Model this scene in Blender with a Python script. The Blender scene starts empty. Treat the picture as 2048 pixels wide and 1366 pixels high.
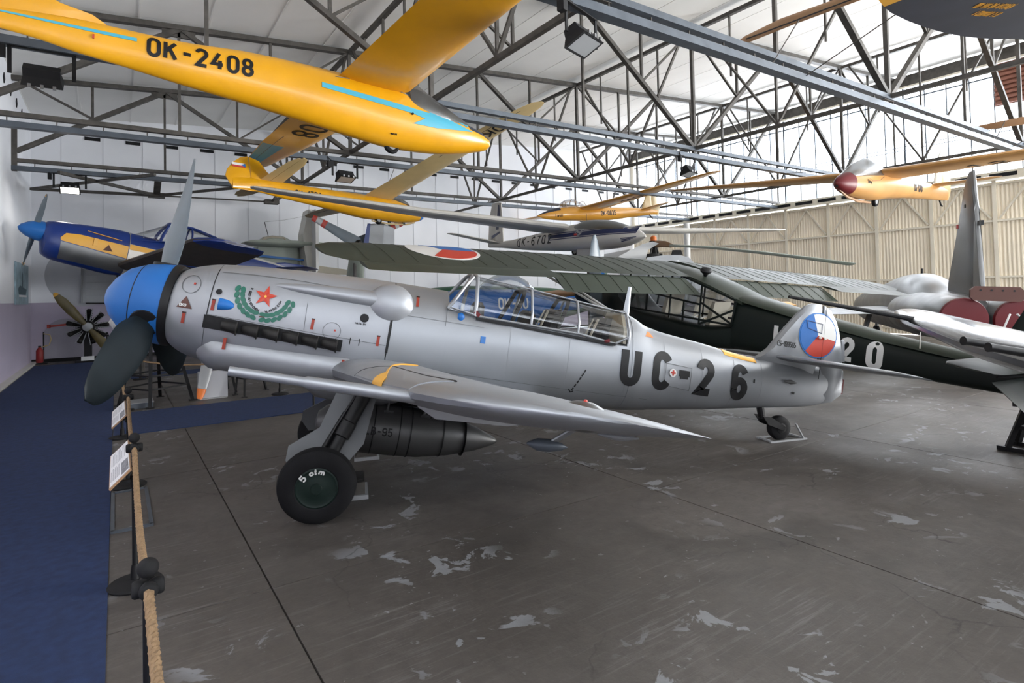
import bpy, bmesh, math, random
from mathutils import Vector, Matrix
random.seed(7)
PI = math.pi
R = math.radians
S = bpy.context.scene
C = S.collection
# ---------------------------------------------------------------- camera, world, light, exposure
YAW, PITCH, ROLL, FPX, CY, EYE = 0.592710, 0.024561, -0.022596, 1175.396, 557.271, 2.0
def cam_basis():
    f = Vector((math.sin(YAW) * math.cos(PITCH), math.cos(YAW) * math.cos(PITCH), math.sin(PITCH)))
    r0 = Vector((math.cos(YAW), -math.sin(YAW), 0)); u0 = r0.cross(f)
    return math.cos(ROLL) * r0 + math.sin(ROLL) * u0, -math.sin(ROLL) * r0 + math.cos(ROLL) * u0, f
cr_, cu_, cf_ = cam_basis()
cd = bpy.data.cameras.new('camera'); cam = bpy.data.objects.new('camera', cd); C.objects.link(cam)
cd.sensor_width = 36; cd.sensor_fit = 'HORIZONTAL'; cd.lens = FPX / 2048 * 36
cd.shift_y = (CY - 683) / 2048; cd.clip_start = .05; cd.clip_end = 300
cam.matrix_world = Matrix(((cr_.x, cu_.x, -cf_.x, 0), (cr_.y, cu_.y, -cf_.y, 0), (cr_.z, cu_.z, -cf_.z, EYE), (0, 0, 0, 1)))
S.camera = cam
w = bpy.data.worlds.new('overcast_sky'); S.world = w; w.use_nodes = True
bg = w.node_tree.nodes['Background']; bg.inputs[0].default_value = (.90, .95, 1, 1); bg.inputs[1].default_value = 5.0
XL, XR, YB, YF = -2.38, 26.1, 25.47, -14.6          # hall: side walls, far wall, wall behind the camera
ZDOOR, ZWIN = 5.9, 9.85
def zroof(x): return 8.56 + .0692 * x               # underside of the ceiling
def area(name, loc, rot, sx, sy, power, col=(1, 1, 1)):
    l = bpy.data.lights.new(name, 'AREA'); l.shape = 'RECTANGLE'; l.size = sx; l.size_y = sy; l.energy = power; l.color = col
    o = bpy.data.objects.new(name, l); C.objects.link(o); o.location = loc; o.rotation_euler = rot; return o
# daylight just outside the long clerestory window band over the hangar doors
area('clerestory_daylight', (XR + .75, (YB + YF) / 2, (ZDOOR + ZWIN) / 2 + .1), (0, R(90), 0), 4.1, YB - YF, 3700, (.95, .98, 1))
# added fill light outside the invented end-wall windows behind the viewer
area('added_end_fill', ((XL + XR) / 2, YF - .9, 5.25), (R(90), 0, 0), XR - XL - 4, 4.5, 350, (.95, .98, 1))
# added fill light outside the invented high side-wall windows behind the viewer
area('added_side_fill', (XL - .9, -7.0, 6.2), (0, R(-90), 0), 3.5, 12, 1100, (.95, .98, 1))
# added low fill through an invented door opening behind the viewer, aimed up
area('added_low_fill', (XR + 1.6, -7.6, 2.4), (0, R(125), 0), 4.8, 9.5, 9500, (1, .99, .97))
S.view_settings.view_transform = 'Standard'; S.view_settings.look = 'None'; S.view_settings.gamma = 1
S.view_settings.exposure = 0.58
try: S.view_settings.use_curve_mapping = False
except Exception: pass
S.cycles.use_denoising = True
S.cycles.max_bounces = 8; S.cycles.diffuse_bounces = 5; S.cycles.transparent_max_bounces = 12
S.cycles.sample_clamp_indirect = 6
# ---------------------------------------------------------------- materials
M = {}
def nd(nt, t, **kw):
    n = nt.nodes.new(t)
    for k, v in kw.items(): setattr(n, k, v)
    return n
def mat(name, col, rough=.5, metal=0, var=.0, scale=4, bump=0, bscale=60, rvar=0, spec=.5, coat=0):
    m = bpy.data.materials.new(name); m.use_nodes = True; nt = m.node_tree; b = nt.nodes['Principled BSDF']
    b.inputs['Base Color'].default_value = (*col, 1); b.inputs['Roughness'].default_value = rough; b.inputs['Metallic'].default_value = metal
    b.inputs['Specular IOR Level'].default_value = spec
    if coat: b.inputs['Coat Weight'].default_value = coat; b.inputs['Coat Roughness'].default_value = .12
    if var or bump or rvar:
        tc = nd(nt, 'ShaderNodeTexCoord'); nz = nd(nt, 'ShaderNodeTexNoise'); nz.inputs['Scale'].default_value = scale; nz.inputs['Detail'].default_value = 6
        nt.links.new(tc.outputs['Object'], nz.inputs['Vector'])
        if var:
            mr = nd(nt, 'ShaderNodeMapRange'); mr.inputs[3].default_value = 1 - var; mr.inputs[4].default_value = 1 + var
            mr.inputs[1].default_value = .3; mr.inputs[2].default_value = .7
            nt.links.new(nz.outputs[0], mr.inputs[0]); mx = nd(nt, 'ShaderNodeVectorMath', operation='SCALE'); mx.inputs[0].default_value = col
            nt.links.new(mr.outputs[0], mx.inputs['Scale']); nt.links.new(mx.outputs[0], b.inputs['Base Color'])
        if rvar:
            mr = nd(nt, 'ShaderNodeMapRange'); mr.inputs[3].default_value = rough - rvar; mr.inputs[4].default_value = rough + rvar
            mr.inputs[1].default_value = .3; mr.inputs[2].default_value = .7
            nt.links.new(nz.outputs[0], mr.inputs[0]); nt.links.new(mr.outputs[0], b.inputs['Roughness'])
        if bump:
            n2 = nd(nt, 'ShaderNodeTexNoise'); n2.inputs['Scale'].default_value = bscale; n2.inputs['Detail'].default_value = 4
            nt.links.new(tc.outputs['Object'], n2.inputs['Vector'])
            bp = nd(nt, 'ShaderNodeBump'); bp.inputs['Strength'].default_value = bump; bp.inputs['Distance'].default_value = .02
            nt.links.new(n2.outputs[0], bp.inputs['Height']); nt.links.new(bp.outputs[0], b.inputs['Normal'])
    M[name] = m; return m
def emis(name, col, st):
    m = bpy.data.materials.new(name); m.use_nodes = True; nt = m.node_tree; b = nt.nodes['Principled BSDF']
    b.inputs['Base Color'].default_value = (*col, 1); b.inputs['Emission Color'].default_value = (*col, 1); b.inputs['Emission Strength'].default_value = st
    M[name] = m
def glass(name, tint, refl=.10, rough=.03):
    m = bpy.data.materials.new(name); m.use_nodes = True; nt = m.node_tree; nt.nodes.remove(nt.nodes['Principled BSDF'])
    t = nd(nt, 'ShaderNodeBsdfTransparent'); t.inputs[0].default_value = (*tint, 1); g = nd(nt, 'ShaderNodeBsdfGlossy'); g.inputs['Roughness'].default_value = rough
    fr = nd(nt, 'ShaderNodeLayerWeight'); fr.inputs[0].default_value = .35; ad = nd(nt, 'ShaderNodeMath', operation='MULTIPLY_ADD'); ad.inputs[1].default_value = .55; ad.inputs[2].default_value = refl
    ad.use_clamp = True
    mx = nd(nt, 'ShaderNodeMixShader'); nt.links.new(fr.outputs['Fresnel'], ad.inputs[0]); nt.links.new(ad.outputs[0], mx.inputs[0]); nt.links.new(t.outputs[0], mx.inputs[1]); nt.links.new(g.outputs[0], mx.inputs[2])
    nt.links.new(mx.outputs[0], nt.nodes['Material Output'].inputs[0]); M[name] = m
mat('silver', (.27, .28, .297), .40, .65, .06, 1.6, rvar=.07)
mat('silver_cowl', (.30, .31, .33), .42, .55, .05, 1.4, rvar=.06)
mat('polished', (.34, .34, .35), .22, .95, .10, 1.5, .05, 9, rvar=.08)
mat('tank', (.10, .10, .10), .42, .6, .10, 2.5)
mat('aluminium', (.19, .193, .196), .42, .75, .08, 3, rvar=.08)
mat('spinner_blue', (.014, .115, .37), .42, 0, .05, 3, spec=.3)
mat('paint_blue', (.014, .13, .40), .4)
mat('black', (.007, .007, .008), .5, spec=.3)
mat('line_grey', (.10, .105, .11), .5, .3); mat('line_faint', (.30, .31, .33), .5, .5)
mat('black_matt', (.010, .010, .011), .75, spec=.3)
mat('gear_grey', (.10, .105, .11), .5); mat('brick', (.26, .035, .02), .5, spec=.3)
mat('rubber', (.008, .008, .009), .8, 0, .15, 12, spec=.2)
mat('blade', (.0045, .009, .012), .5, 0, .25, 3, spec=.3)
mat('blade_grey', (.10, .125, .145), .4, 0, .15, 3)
mat('hub_green', (.006, .015, .012), .5, spec=.3)
mat('yellow', (.60, .285, .004), .32, 0, .10, 1.3, coat=.25)
mat('yellow_cream', (.48, .36, .17), .4, 0, .12, 1.5)
mat('amber', (.58, .27, .03), .3, 0, .08, 1.5, coat=.3)
mat('tan_orange', (.42, .215, .065), .4, 0, .1, 1.5)
mat('stripe_blue', (.06, .33, .45), .4)
mat('yellow_paint', (.72, .36, .03), .42)
mat('white', (.60, .60, .585), .45, 0, .03, 2)
mat('cream', (.62, .60, .54), .4, 0, .06, 2)
mat('sil_white', (.52, .50, .46), .4, .2, .07, 1.2)
mat('navy', (.008, .016, .07), .35)
mat('red', (.38, .03, .018), .45)
mat('dark_red', (.11, .008, .011), .45, spec=.3)
mat('maroon', (.10, .045, .036), .6, spec=.3)
mat('orange', (.72, .17, .02), .45)
mat('star_red', (.42, .035, .018), .45, spec=.3)
mat('star_dark', (.42, .045, .02), .4)
mat('gold', (.75, .38, .05), .4)
mat('leaf_green', (.004, .10, .065), .45)
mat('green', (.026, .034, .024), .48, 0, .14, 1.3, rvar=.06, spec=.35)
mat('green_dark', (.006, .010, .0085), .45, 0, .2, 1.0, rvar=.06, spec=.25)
mat('grey_green', (.36, .40, .34), .45, 0, .08, 2)
mat('tan', (.42, .38, .30), .6, 0, .06, 3)
mat('royal', (.008, .03, .17), .32)
mat('cobalt', (.012, .11, .36), .4, spec=.3)
mat('wing_dark', (.065, .055, .045), .5, 0, .25, 4)
mat('navy_paint', (.018, .023, .040), .55, 0, .15, 3)
mat('steel', (.075, .068, .060), .62, .2, .3, 6)
mat('steel_blue', (.085, .10, .12), .5, .35, .15, 5)
mat('wall_white', (.82, .83, .86), .7, 0, .035, .8)
mat('wall_purple', (.46, .41, .51), .7, 0, .05, .7)
mat('ceiling_white', (.86, .85, .82), .75, 0, .04, .6)
mat('seam', (.60, .61, .64), .7)
mat('gap_grey', (.20, .19, .18), .9)
mat('door_beige', (.80, .71, .56), .5, 0, .07, .8)
mat('door_frame', (.72, .66, .54), .5, 0, .05, 3)
mat('shutter', (.22, .085, .055), .6, 0, .2, 4)
mat('carpet', (.011, .028, .092), .95, 0, .22, 14, .5, 260)
mat('rope', (.27, .175, .095), .85, 0, .2, 30, .4, 120)
mat('paper', (.80, .80, .82), .5, 0, .02, 3)
mat('print_grey', (.22, .22, .24), .6, 0, .6, 40)
mat('mural_grey', (.46, .47, .50), .7, 0, .05, 2)
mat('mural_dim', (.33, .315, .37), .7, 0, .05, 2)
mat('slat_grey', (.34, .35, .36), .45, .3, .06, 2)
mat('engine_dark', (.016, .015, .014), .5, .5, .4, 14)
mat('olive', (.10, .075, .02), .4, 0, .3, 4)
mat('extinguisher', (.28, .02, .02), .4)
mat('poster', (.30, .42, .48), .5, 0, .25, 5)
mat('poster_dark', (.07, .12, .15), .6)
mat('wood_wing', (.33, .19, .10), .45, 0, .12, 2)
mat('green_leaf', (.01, .07, .03), .4)
mat('headlight', (.85, .87, .85), .25, .2)
emis('lamp_lit', (1, .97, .9), 5)
glass('canopy', (.93, .95, .96), .05); glass('canopy_dull', (.42, .43, .44), .22, .3); glass('pane', (.97, .98, 1), .02)
def floor_mat():
    m = bpy.data.materials.new('concrete'); m.use_nodes = True; nt = m.node_tree; b = nt.nodes['Principled BSDF']; L = nt.links.new
    ge = nd(nt, 'ShaderNodeNewGeometry'); P = ge.outputs['Position']
    def noise(sc, det=6, rg=.6, vec=P, dist=0):
        n = nd(nt, 'ShaderNodeTexNoise'); n.inputs['Scale'].default_value = sc; n.inputs['Detail'].default_value = det; n.inputs['Roughness'].default_value = rg; n.inputs['Distortion'].default_value = dist; L(vec, n.inputs['Vector']); return n.outputs[0]
    def ramp(src, a, bb):
        r = nd(nt, 'ShaderNodeMapRange'); r.inputs[1].default_value = a; r.inputs[2].default_value = bb; r.clamp = True; L(src, r.inputs[0]); return r.outputs[0]
    def mixc(f, c1, c2):
        x = nd(nt, 'ShaderNodeMix', data_type='RGBA')
        L(f, x.inputs[0])
        for i, c in ((6, c1), (7, c2)):
            if isinstance(c, tuple): x.inputs[i].default_value = (*c, 1)
            else: L(c, x.inputs[i])
        return x.outputs[2]
    def mul(a, bb):
        x = nd(nt, 'ShaderNodeMath', operation='MULTIPLY'); L(a, x.inputs[0])
        if isinstance(bb, (int, float)): x.inputs[1].default_value = bb
        else: L(bb, x.inputs[1])
        return x.outputs[0]
    base = mixc(ramp(noise(.45, 5), .35, .65), (.072, .062, .054), (.118, .105, .094))
    base = mixc(mul(ramp(noise(9, 8, .7), .35, .7), .6), base, (.052, .046, .041))
    mp = nd(nt, 'ShaderNodeMapping'); mp.inputs['Rotation'].default_value = (0, 0, R(8)); mp.inputs['Scale'].default_value = (.5, 9, 1); L(P, mp.inputs['Vector'])
    scr = mul(ramp(noise(3, 9, .75, mp.outputs[0]), .52, .70), ramp(noise(.33, 3), .44, .60))
    base = mixc(mul(scr, .6), base, (.24, .23, .225))
    # dark oil stains and traffic dirt
    base = mixc(mul(ramp(noise(.55, 4, .55, dist=.9), .52, .70), .75), base, (.030, .026, .023))
    # flaked pale paint patches, large and small
    msk = ramp(noise(.75, 2, .5), .50, .58)
    fl = mul(ramp(noise(3.2, 9, .62, dist=.6), .585, .60), msk)
    base = mixc(mul(fl, .85), base, (.235, .243, .255))
    fl2 = mul(ramp(noise(14, 6, .6, dist=.4), .66, .675), ramp(noise(1.1, 3, .5), .45, .6))
    base = mixc(mul(fl2, .8), base, (.26, .265, .27))
    # hairline cracks
    wv = nd(nt, 'ShaderNodeTexVoronoi', feature='DISTANCE_TO_EDGE'); wv.inputs['Scale'].default_value = .55
    vm = nd(nt, 'ShaderNodeVectorMath', operation='ADD'); n3 = nd(nt, 'ShaderNodeTexNoise'); n3.inputs['Scale'].default_value = 2.2; n3.inputs['Detail'].default_value = 6; L(P, n3.inputs['Vector'])
    sc_ = nd(nt, 'ShaderNodeVectorMath', operation='SCALE'); sc_.inputs['Scale'].default_value = .5; L(n3.outputs['Color'], sc_.inputs[0]); L(P, vm.inputs[0]); L(sc_.outputs[0], vm.inputs[1]); L(vm.outputs[0], wv.inputs['Vector'])
    cr = nd(nt, 'ShaderNodeMapRange'); cr.inputs[1].default_value = .0; cr.inputs[2].default_value = .006; cr.inputs[3].default_value = 1; cr.inputs[4].default_value = 0; L(wv.outputs['Distance'], cr.inputs[0])
    base = mixc(mul(mul(cr.outputs[0], ramp(noise(.8, 3), .47, .6)), .8), base, (.018, .016, .014))
    L(base, b.inputs['Base Color'])
    L(ramp(noise(1.2, 6), .2, .8), (mm := nd(nt, 'ShaderNodeMath', operation='MULTIPLY_ADD')).inputs[0]); mm.inputs[1].default_value = .3; mm.inputs[2].default_value = .40; L(mm.outputs[0], b.inputs['Roughness'])
    bp = nd(nt, 'ShaderNodeBump'); bp.inputs['Strength'].default_value = .25; bp.inputs['Distance'].default_value = .01; L(noise(28, 8, .7), bp.inputs['Height']); L(bp.outputs[0], b.inputs['Normal'])
    M['concrete'] = m
floor_mat()
# ---------------------------------------------------------------- mesh helpers
V = Vector
class MB:
    def __init__(s): s.v = []; s.f = []
    def add(s, vs, fs):
        k = len(s.v); s.v += [tuple(p) for p in vs]; s.f += [tuple(i + k for i in f) for f in fs]; return s
    def box(s, c, d, rot=None):
        x, y, z = (a / 2 for a in d); vs = [V((i, j, k)) for i in (-x, x) for j in (-y, y) for k in (-z, z)]
        if rot is not None: vs = [rot @ p for p in vs]
        return s.add([p + V(c) for p in vs], [(0, 1, 3, 2), (4, 6, 7, 5), (0, 4, 5, 1), (2, 3, 7, 6), (0, 2, 6, 4), (1, 5, 7, 3)])
    def bar(s, a, b, w, h, up=(0, 0, 1)):
        a, b = V(a), V(b); d = (b - a).normalized(); u = V(up)
        if abs(d.dot(u)) > .97: u = V((1, 0, 0))
        r = d.cross(u).normalized(); u = r.cross(d)
        vs = [p + r * i * w / 2 + u * j * h / 2 for p in (a, b) for i, j in ((-1, -1), (1, -1), (1, 1), (-1, 1))]
        return s.add(vs, [(3, 2, 1, 0), (4, 5, 6, 7)] + [(i, (i + 1) % 4, 4 + (i + 1) % 4, 4 + i) for i in range(4)])
    def rings(s, rs, c0=True, c1=True):
        n = len(rs[0]); k = len(s.v)
        for r in rs: s.v += [tuple(p) for p in r]
        for i in range(len(rs) - 1):
            for j in range(n): s.f.append((k + i * n + j, k + i * n + (j + 1) % n, k + (i + 1) * n + (j + 1) % n, k + (i + 1) * n + j))
        if c0: s.f.append(tuple(k + j for j in reversed(range(n))))
        if c1: s.f.append(tuple(k + (len(rs) - 1) * n + j for j in range(n)))
        return s
    def tube(s, pts, r, n=8, flat=1.0):
        pts = [V(p) for p in pts]; rs = []; u = None
        rad = r if isinstance(r, (list, tuple)) else [r] * len(pts)
        for i, p in enumerate(pts):
            d = (pts[min(i + 1, len(pts) - 1)] - pts[max(i - 1, 0)]).normalized()
            if u is None: u = d.orthogonal().normalized()
            u = (u - d * u.dot(d)).normalized(); v = d.cross(u)
            rs.append([p + (u * math.cos(2 * PI * j / n) + v * flat * math.sin(2 * PI * j / n)) * rad[i] for j in range(n)])
        return s.rings(rs)
    def lathe(s, prof, n=28, o=(0, 0, 0), ax=(1, 0, 0)):
        """prof: (distance along the axis, radius)"""
        ax = V(ax).normalized(); u = ax.orthogonal().normalized(); v = ax.cross(u); o = V(o)
        return s.rings([[o + ax * a + (u * math.cos(2 * PI * j / n) + v * math.sin(2 * PI * j / n)) * max(r, .0005) for j in range(n)] for a, r in prof])
    def prism(s, poly, f0, f1):
        """poly of 2-D points, f0 / f1 map (a, b) to the two faces"""
        n = len(poly); return s.add([f0(a, b) for a, b in poly] + [f1(a, b) for a, b in poly], [tuple(reversed(range(n))), tuple(range(n, 2 * n))] + [(i, (i + 1) % n, n + (i + 1) % n, n + i) for i in range(n)])
    def plate(s, poly, fm, t, inset=.82, edge=.25):
        """lens-like plate: thin rim, thick middle; fm(a, b, off)"""
        n = len(poly); ca = sum(p[0] for p in poly) / n; cb = sum(p[1] for p in poly) / n
        ins = [(ca + (a - ca) * inset, cb + (b - cb) * inset) for a, b in poly]
        L = [[fm(a, b, o) for a, b in q] for q, o in ((ins, -t / 2), (poly, -t / 2 * edge), (poly, t / 2 * edge), (ins, t / 2))]
        return s.rings(L)
    def mesh(s, name, smooth=35):
        me = bpy.data.meshes.new(name); me.from_pydata(s.v, [], s.f); me.validate()
        bm = bmesh.new(); bm.from_mesh(me); bmesh.ops.recalc_face_normals(bm, faces=bm.faces); bm.to_mesh(me); bm.free()
        if smooth:
            me.polygons.foreach_set('use_smooth', [True] * len(me.polygons))
            try: me.set_sharp_from_angle(angle=R(smooth))
            except Exception: pass
        return me
def ob(name, mb, m, parent=None, smooth=35, label=None):
    me = mb if isinstance(mb, bpy.types.Mesh) else mb.mesh(name, smooth)
    if m is not None and not me.materials: me.materials.append(M[m])
    o = bpy.data.objects.new(name, me); C.objects.link(o)
    if parent: o.parent = parent
    if label: o['label'] = label
    return o
def thing(name, label, cat, loc=(0, 0, 0), rot=(0, 0, 0), group=None):
    o = bpy.data.objects.new(name, None); C.objects.link(o); o.location = loc; o.rotation_euler = rot; o.empty_display_size = .2
    o['label'] = label; o['category'] = cat
    if group: o['group'] = group
    return o
def tag(o, label, cat, group=None):
    o['label'] = label; o['category'] = cat
    if group: o['group'] = group
    return o
def struct(o, label=None):
    o['kind'] = 'structure'
    if label: o['label'] = label
    return o
def copy_tree(o, parent=None):
    c = o.copy(); C.objects.link(c)
    if parent: c.parent = parent
    for ch in list(o.children): copy_tree(ch, c)
    return c
def pose(x, y, z, h, p, r): return dict(loc=(x, y, z), rot=(R(r), R(-p), R(h)))
def lerp(a, b, t): return a + (b - a) * t
def smin(t): return t * t * (3 - 2 * t)
class Body:
    """fuselage loft along local x; stations (x, half width, z top, z bottom, z of the widest line, squareness)"""
    def __init__(s, st): s.st = sorted(st); s.cut = None
    def at(s, x):
        st = s.st; x = min(max(x, st[0][0]), st[-1][0]); i = 0
        while i < len(st) - 2 and x > st[i + 1][0]: i += 1
        a, b = st[i], st[i + 1]; h = b[0] - a[0]; t = (x - a[0]) / h
        p = st[i - 1] if i > 0 else None; q = st[i + 2] if i + 2 < len(st) else None; out = []
        for k in range(1, 6):
            d = (b[k] - a[k]) / h
            def slope(d0, d1): return 0 if d0 * d1 <= 0 else 2 * d0 * d1 / (d0 + d1)
            m0 = slope((a[k] - p[k]) / (a[0] - p[0]), d) if p else d
            m1 = slope(d, (q[k] - b[k]) / (q[0] - b[0])) if q else d
            t2, t3 = t * t, t * t * t
            out.append((2 * t3 - 3 * t2 + 1) * a[k] + (t3 - 2 * t2 + t) * h * m0 + (-2 * t3 + 3 * t2) * b[k] + (t3 - t2) * h * m1)
        return out
    def pt(s, x, ang, off=0):
        w, zt, zb, zm, n = s.at(x); c, q = math.cos(ang), math.sin(ang)
        hz = (zt - zm) if q > 0 else (zm - zb); e = 2 / n
        z = zm + (hz + off) * math.copysign(abs(q) ** e, q)
        return V((x, (w + off) * math.copysign(abs(c) ** e, c), min(z, s.cut(x)) if s.cut else z))
    def side(s, x, z, sgn, off=.004):
        w, zt, zb, zm, n = s.at(x); hz = (zt - zm) if z > zm else (zm - zb)
        t = min(abs(z - zm) / max(hz, 1e-4), 1); return V((x, sgn * (w * (1 - t ** n) ** (1 / n) + off), z))
    def mesh(s, x0=None, x1=None, n=36, step=.09, off=0):
        x0 = s.st[0][0] if x0 is None else x0; x1 = s.st[-1][0] if x1 is None else x1; k = max(2, int((x1 - x0) / step)); mb = MB()
        return mb.rings([[s.pt(lerp(x0, x1, i / k), 2 * PI * j / n, off) for j in range(n)] for i in range(k + 1)])
def foil(n=12, tc=.13):
    """unit aerofoil loop, x 0 = leading edge .. 1 = trailing edge; upper from the TE to the LE, then lower"""
    def yt(x): return 5 * tc * (.2969 * math.sqrt(x) - .126 * x - .3516 * x * x + .2843 * x ** 3 - .1036 * x ** 4)
    xs = [(1 - math.cos(PI * i / n)) / 2 for i in range(n + 1)]
    return [(x, yt(x) * 1.15) for x in reversed(xs)] + [(x, -yt(x) * .85) for x in xs[1:-1]]
class Wing:
    """sections (y, x of leading edge, chord, z, thickness, twist deg); x forward"""
    def __init__(s, sec): s.sec = sec
    def at(s, y):
        a = s.sec
        for i in range(len(a) - 1):
            if y <= a[i + 1][0] or i == len(a) - 2:
                t = (y - a[i][0]) / (a[i + 1][0] - a[i][0]); t = min(max(t, 0), 1); return [lerp(a[i][k], a[i + 1][k], t) for k in range(6)]
    def P(s, y, fr, zf, sgn, off=0):
        _, xl, c, z, tc, tw = s.at(y); tw = R(tw); x = -fr * c; zz = zf * c + off
        return V((xl + x * math.cos(tw) + zz * math.sin(tw), sgn * y, z + x * math.sin(tw) * 1.0 + zz * math.cos(tw)))
    def surf(s, y, fr, top, sgn, off=.004):
        tc = s.at(y)[4]; fr = min(max(fr, .001), .999)
        yt = 5 * tc * (.2969 * math.sqrt(fr) - .126 * fr - .3516 * fr * fr + .2843 * fr ** 3 - .1036 * fr ** 4)
        return s.P(y, fr, yt * 1.15 if top else -yt * .85, sgn, off if top else -off)
    def fr_of(s, y, x): _, xl, c, *_r = s.at(y); return (xl - x) / c
    def mesh(s, sgn, y0=None, y1=None, n=12, f0=0, f1=1, grow=0):
        mb = MB(); ys = [a[0] for a in s.sec]; y0 = ys[0] if y0 is None else y0; y1 = ys[-1] if y1 is None else y1
        yy = sorted({y0, y1, *[y for y in ys if y0 < y < y1]}); ext = []
        for a, b in zip(yy, yy[1:]):
            k = max(1, int((b - a) / .6)); ext += [lerp(a, b, i / k) for i in range(k)]
        ext.append(y1); rs = []
        for y in ext:
            tc = s.at(y)[4]; xs = [lerp(f0, f1, (1 - math.cos(PI * i / n)) / 2 if f0 == 0 else i / n) for i in range(n + 1)]
            rs.append([s.surf(y, f, True, sgn, grow) for f in reversed(xs)] + [s.surf(y, f, False, sgn, grow) for f in (xs[1:-1] if f0 == 0 else xs)])
        return mb.rings(rs)
    def patch(s, sgn, top, y0, y1, f0, f1, off=.005, nu=6, nv=6):
        """thin skin piece lying on the surface"""
        mb = MB()
        for o in (off, off - .012):
            mb.v += [tuple(s.surf(lerp(y0, y1, i / nu), lerp(f0, f1, j / nv), top, sgn, o)) for i in range(nu + 1) for j in range(nv + 1)]
        w = nv + 1; k = (nu + 1) * w
        for i in range(nu):
            for j in range(nv):
                q = (i * w + j, i * w + j + 1, (i + 1) * w + j + 1, (i + 1) * w + j); mb.f += [q, tuple(k + a for a in reversed(q))]
        rim = [i * w for i in range(nu + 1)] + [nu * w + j for j in range(1, nv + 1)] + [i * w + nv for i in reversed(range(nu))] + [j for j in reversed(range(1, nv))]
        for a, b in zip(rim, rim[1:] + rim[:1]): mb.f.append((a, b, k + b, k + a))
        return mb
# ---------------------------------------------------------------- stroke lettering
def arc(cx, cy, rx, ry, a0, a1, n=10): return [(cx + rx * math.cos(R(lerp(a0, a1, i / n))), cy + ry * math.sin(R(lerp(a0, a1, i / n)))) for i in range(n + 1)]
def gl():
    G = {}; w = .52; h = w / 2
    oo = arc(h, 1 - h, h, h, 0, 180) + arc(h, h, h, h, 180, 360) + [(w, 1 - h)]
    G['O'] = G['0'] = [oo]; G['-'] = [[(.06, .48), (.46, .48)]]; G[' '] = []
    G['K'] = [[(0, 0), (0, 1)], [(w, 1), (.02, .42)], [(.2, .6), (w + .02, 0)]]
    G['2'] = [arc(h, 1 - h, h, h, 170, -35, 12) + [(.02, .0), (w + .02, .0)]]
    G['4'] = [[(.36, 1), (.0, .28), (w + .04, .28)], [(.40, .52), (.40, 0)]]
    G['8'] = [arc(h, .74, .23, .26, -90, 270, 18), arc(h, .25, .26, .25, 90, 450, 18)]
    G['1'] = [[(.08, .78), (.3, 1), (.3, 0)]]; G['7'] = [[(0, 1), (w, 1), (.16, 0)]]
    G['6'] = [arc(h, 1 - h, h, h, 20, 180, 8) + [(0, h)] + arc(h, .28, h, .28, 180, 540, 20)]
    G['9'] = [arc(h, h, h, h, 200, 360, 8) + [(w, 1 - h)] + arc(h, .72, h, .28, 0, 360, 20)]
    G['3'] = [arc(.24, .75, .25, .25, 150, -90, 12) + arc(.24, .26, .28, .26, 90, -150, 12)]
    G['5'] = [[(w, 1), (.06, 1), (.03, .55)] + arc(.24, .3, .28, .3, 115, -150, 12)]
    G['U'] = [[(0, 1)] + arc(h, h, h, h, 180, 360) + [(w, 1)]]
    G['C'] = [arc(h, 1 - h, h, h, 20, 180, 8) + arc(h, h, h, h, 180, 340, 8)]
    G['S'] = [arc(h, .75, .24, .25, 25, 270, 10) + arc(h, .25, .26, .25, 90, -155, 10)]
    G['L'] = [[(0, 1), (0, 0), (.42, 0)]]; G['V'] = [[(0, 1), (h, 0), (w, 1)]]; G['I'] = [[(.1, 1), (.1, 0)]]
    G['A'] = [[(0, 0), (h, 1), (w, 0)], [(.1, .32), (.42, .32)]]; G['T'] = [[(0, 1), (w, 1)], [(h, 1), (h, 0)]]
    G['E'] = [[(.44, 1), (0, 1), (0, 0), (.44, 0)], [(0, .52), (.38, .52)]]; G['M'] = [[(0, 0), (0, 1), (.3, .35), (.6, 1), (.6, 0)]]
    G['N'] = [[(0, 0), (0, 1), (w, 0), (w, 1)]]; G['B'] = [[(0, 0), (0, 1)] + arc(.26, .76, .2, .24, 90, -90, 8) + arc(.26, .26, .24, .26, 90, -90, 8) + [(0, 0)], [(0, .52), (.26, .52)]]
    G['R'] = [[(0, 0), (0, 1)] + arc(.26, .74, .22, .26, 90, -90, 8) + [(0, .48)], [(.24, .48), (w, 0)]]
    G['a'] = [arc(.22, .25, .22, .25, 0, 360, 14), [(.44, .5), (.44, 0)]]; G['t'] = [[(.14, .85), (.14, .1), (.3, 0)], [(0, .55), (.3, .55)]]
    G['m'] = [[(0, 0), (0, .5)] + arc(.16, .36, .16, .14, 180, 0, 6) + [(.32, 0)], [(.32, .36)] + arc(.48, .36, .16, .14, 180, 0, 6) + [(.64, 0)]]
    G['u'] = [[(0, .5)] + arc(.2, .18, .2, .18, 180, 360, 6) + [(.4, .5)], [(.4, .5), (.44, 0)]]; G['n'] = [[(0, 0), (0, .5)], arc(.2, .32, .2, .18, 180, 0, 6) + [(.4, 0)]]
    G['k'] = [[(0, 0), (.08, 1)], [(.36, .55), (.04, .28), (.4, 0)]]; G['l'] = [[(.05, 1), (0, 0)]]; G['o'] = [arc(.2, .25, .2, .25, 0, 360, 14)]
    G['h'] = [[(0, 0), (.06, 1)], [(.02, .3)] + arc(.2, .32, .18, .18, 170, 0, 6) + [(.38, 0)]]; G['j'] = [[(.16, .5), (.12, -.2), (0, -.3)]]
    return G
GL = gl()
def strokes(text, gap=.30):
    out = []; x = 0
    for ch in text:
        g = GL.get(ch, []); wd = max([p[0] for st in g for p in st], default=.3)
        out += [[(p[0] + x, p[1]) for p in st] for st in g]; x += (wd if g else .3) + gap
    return out, x - gap
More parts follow.
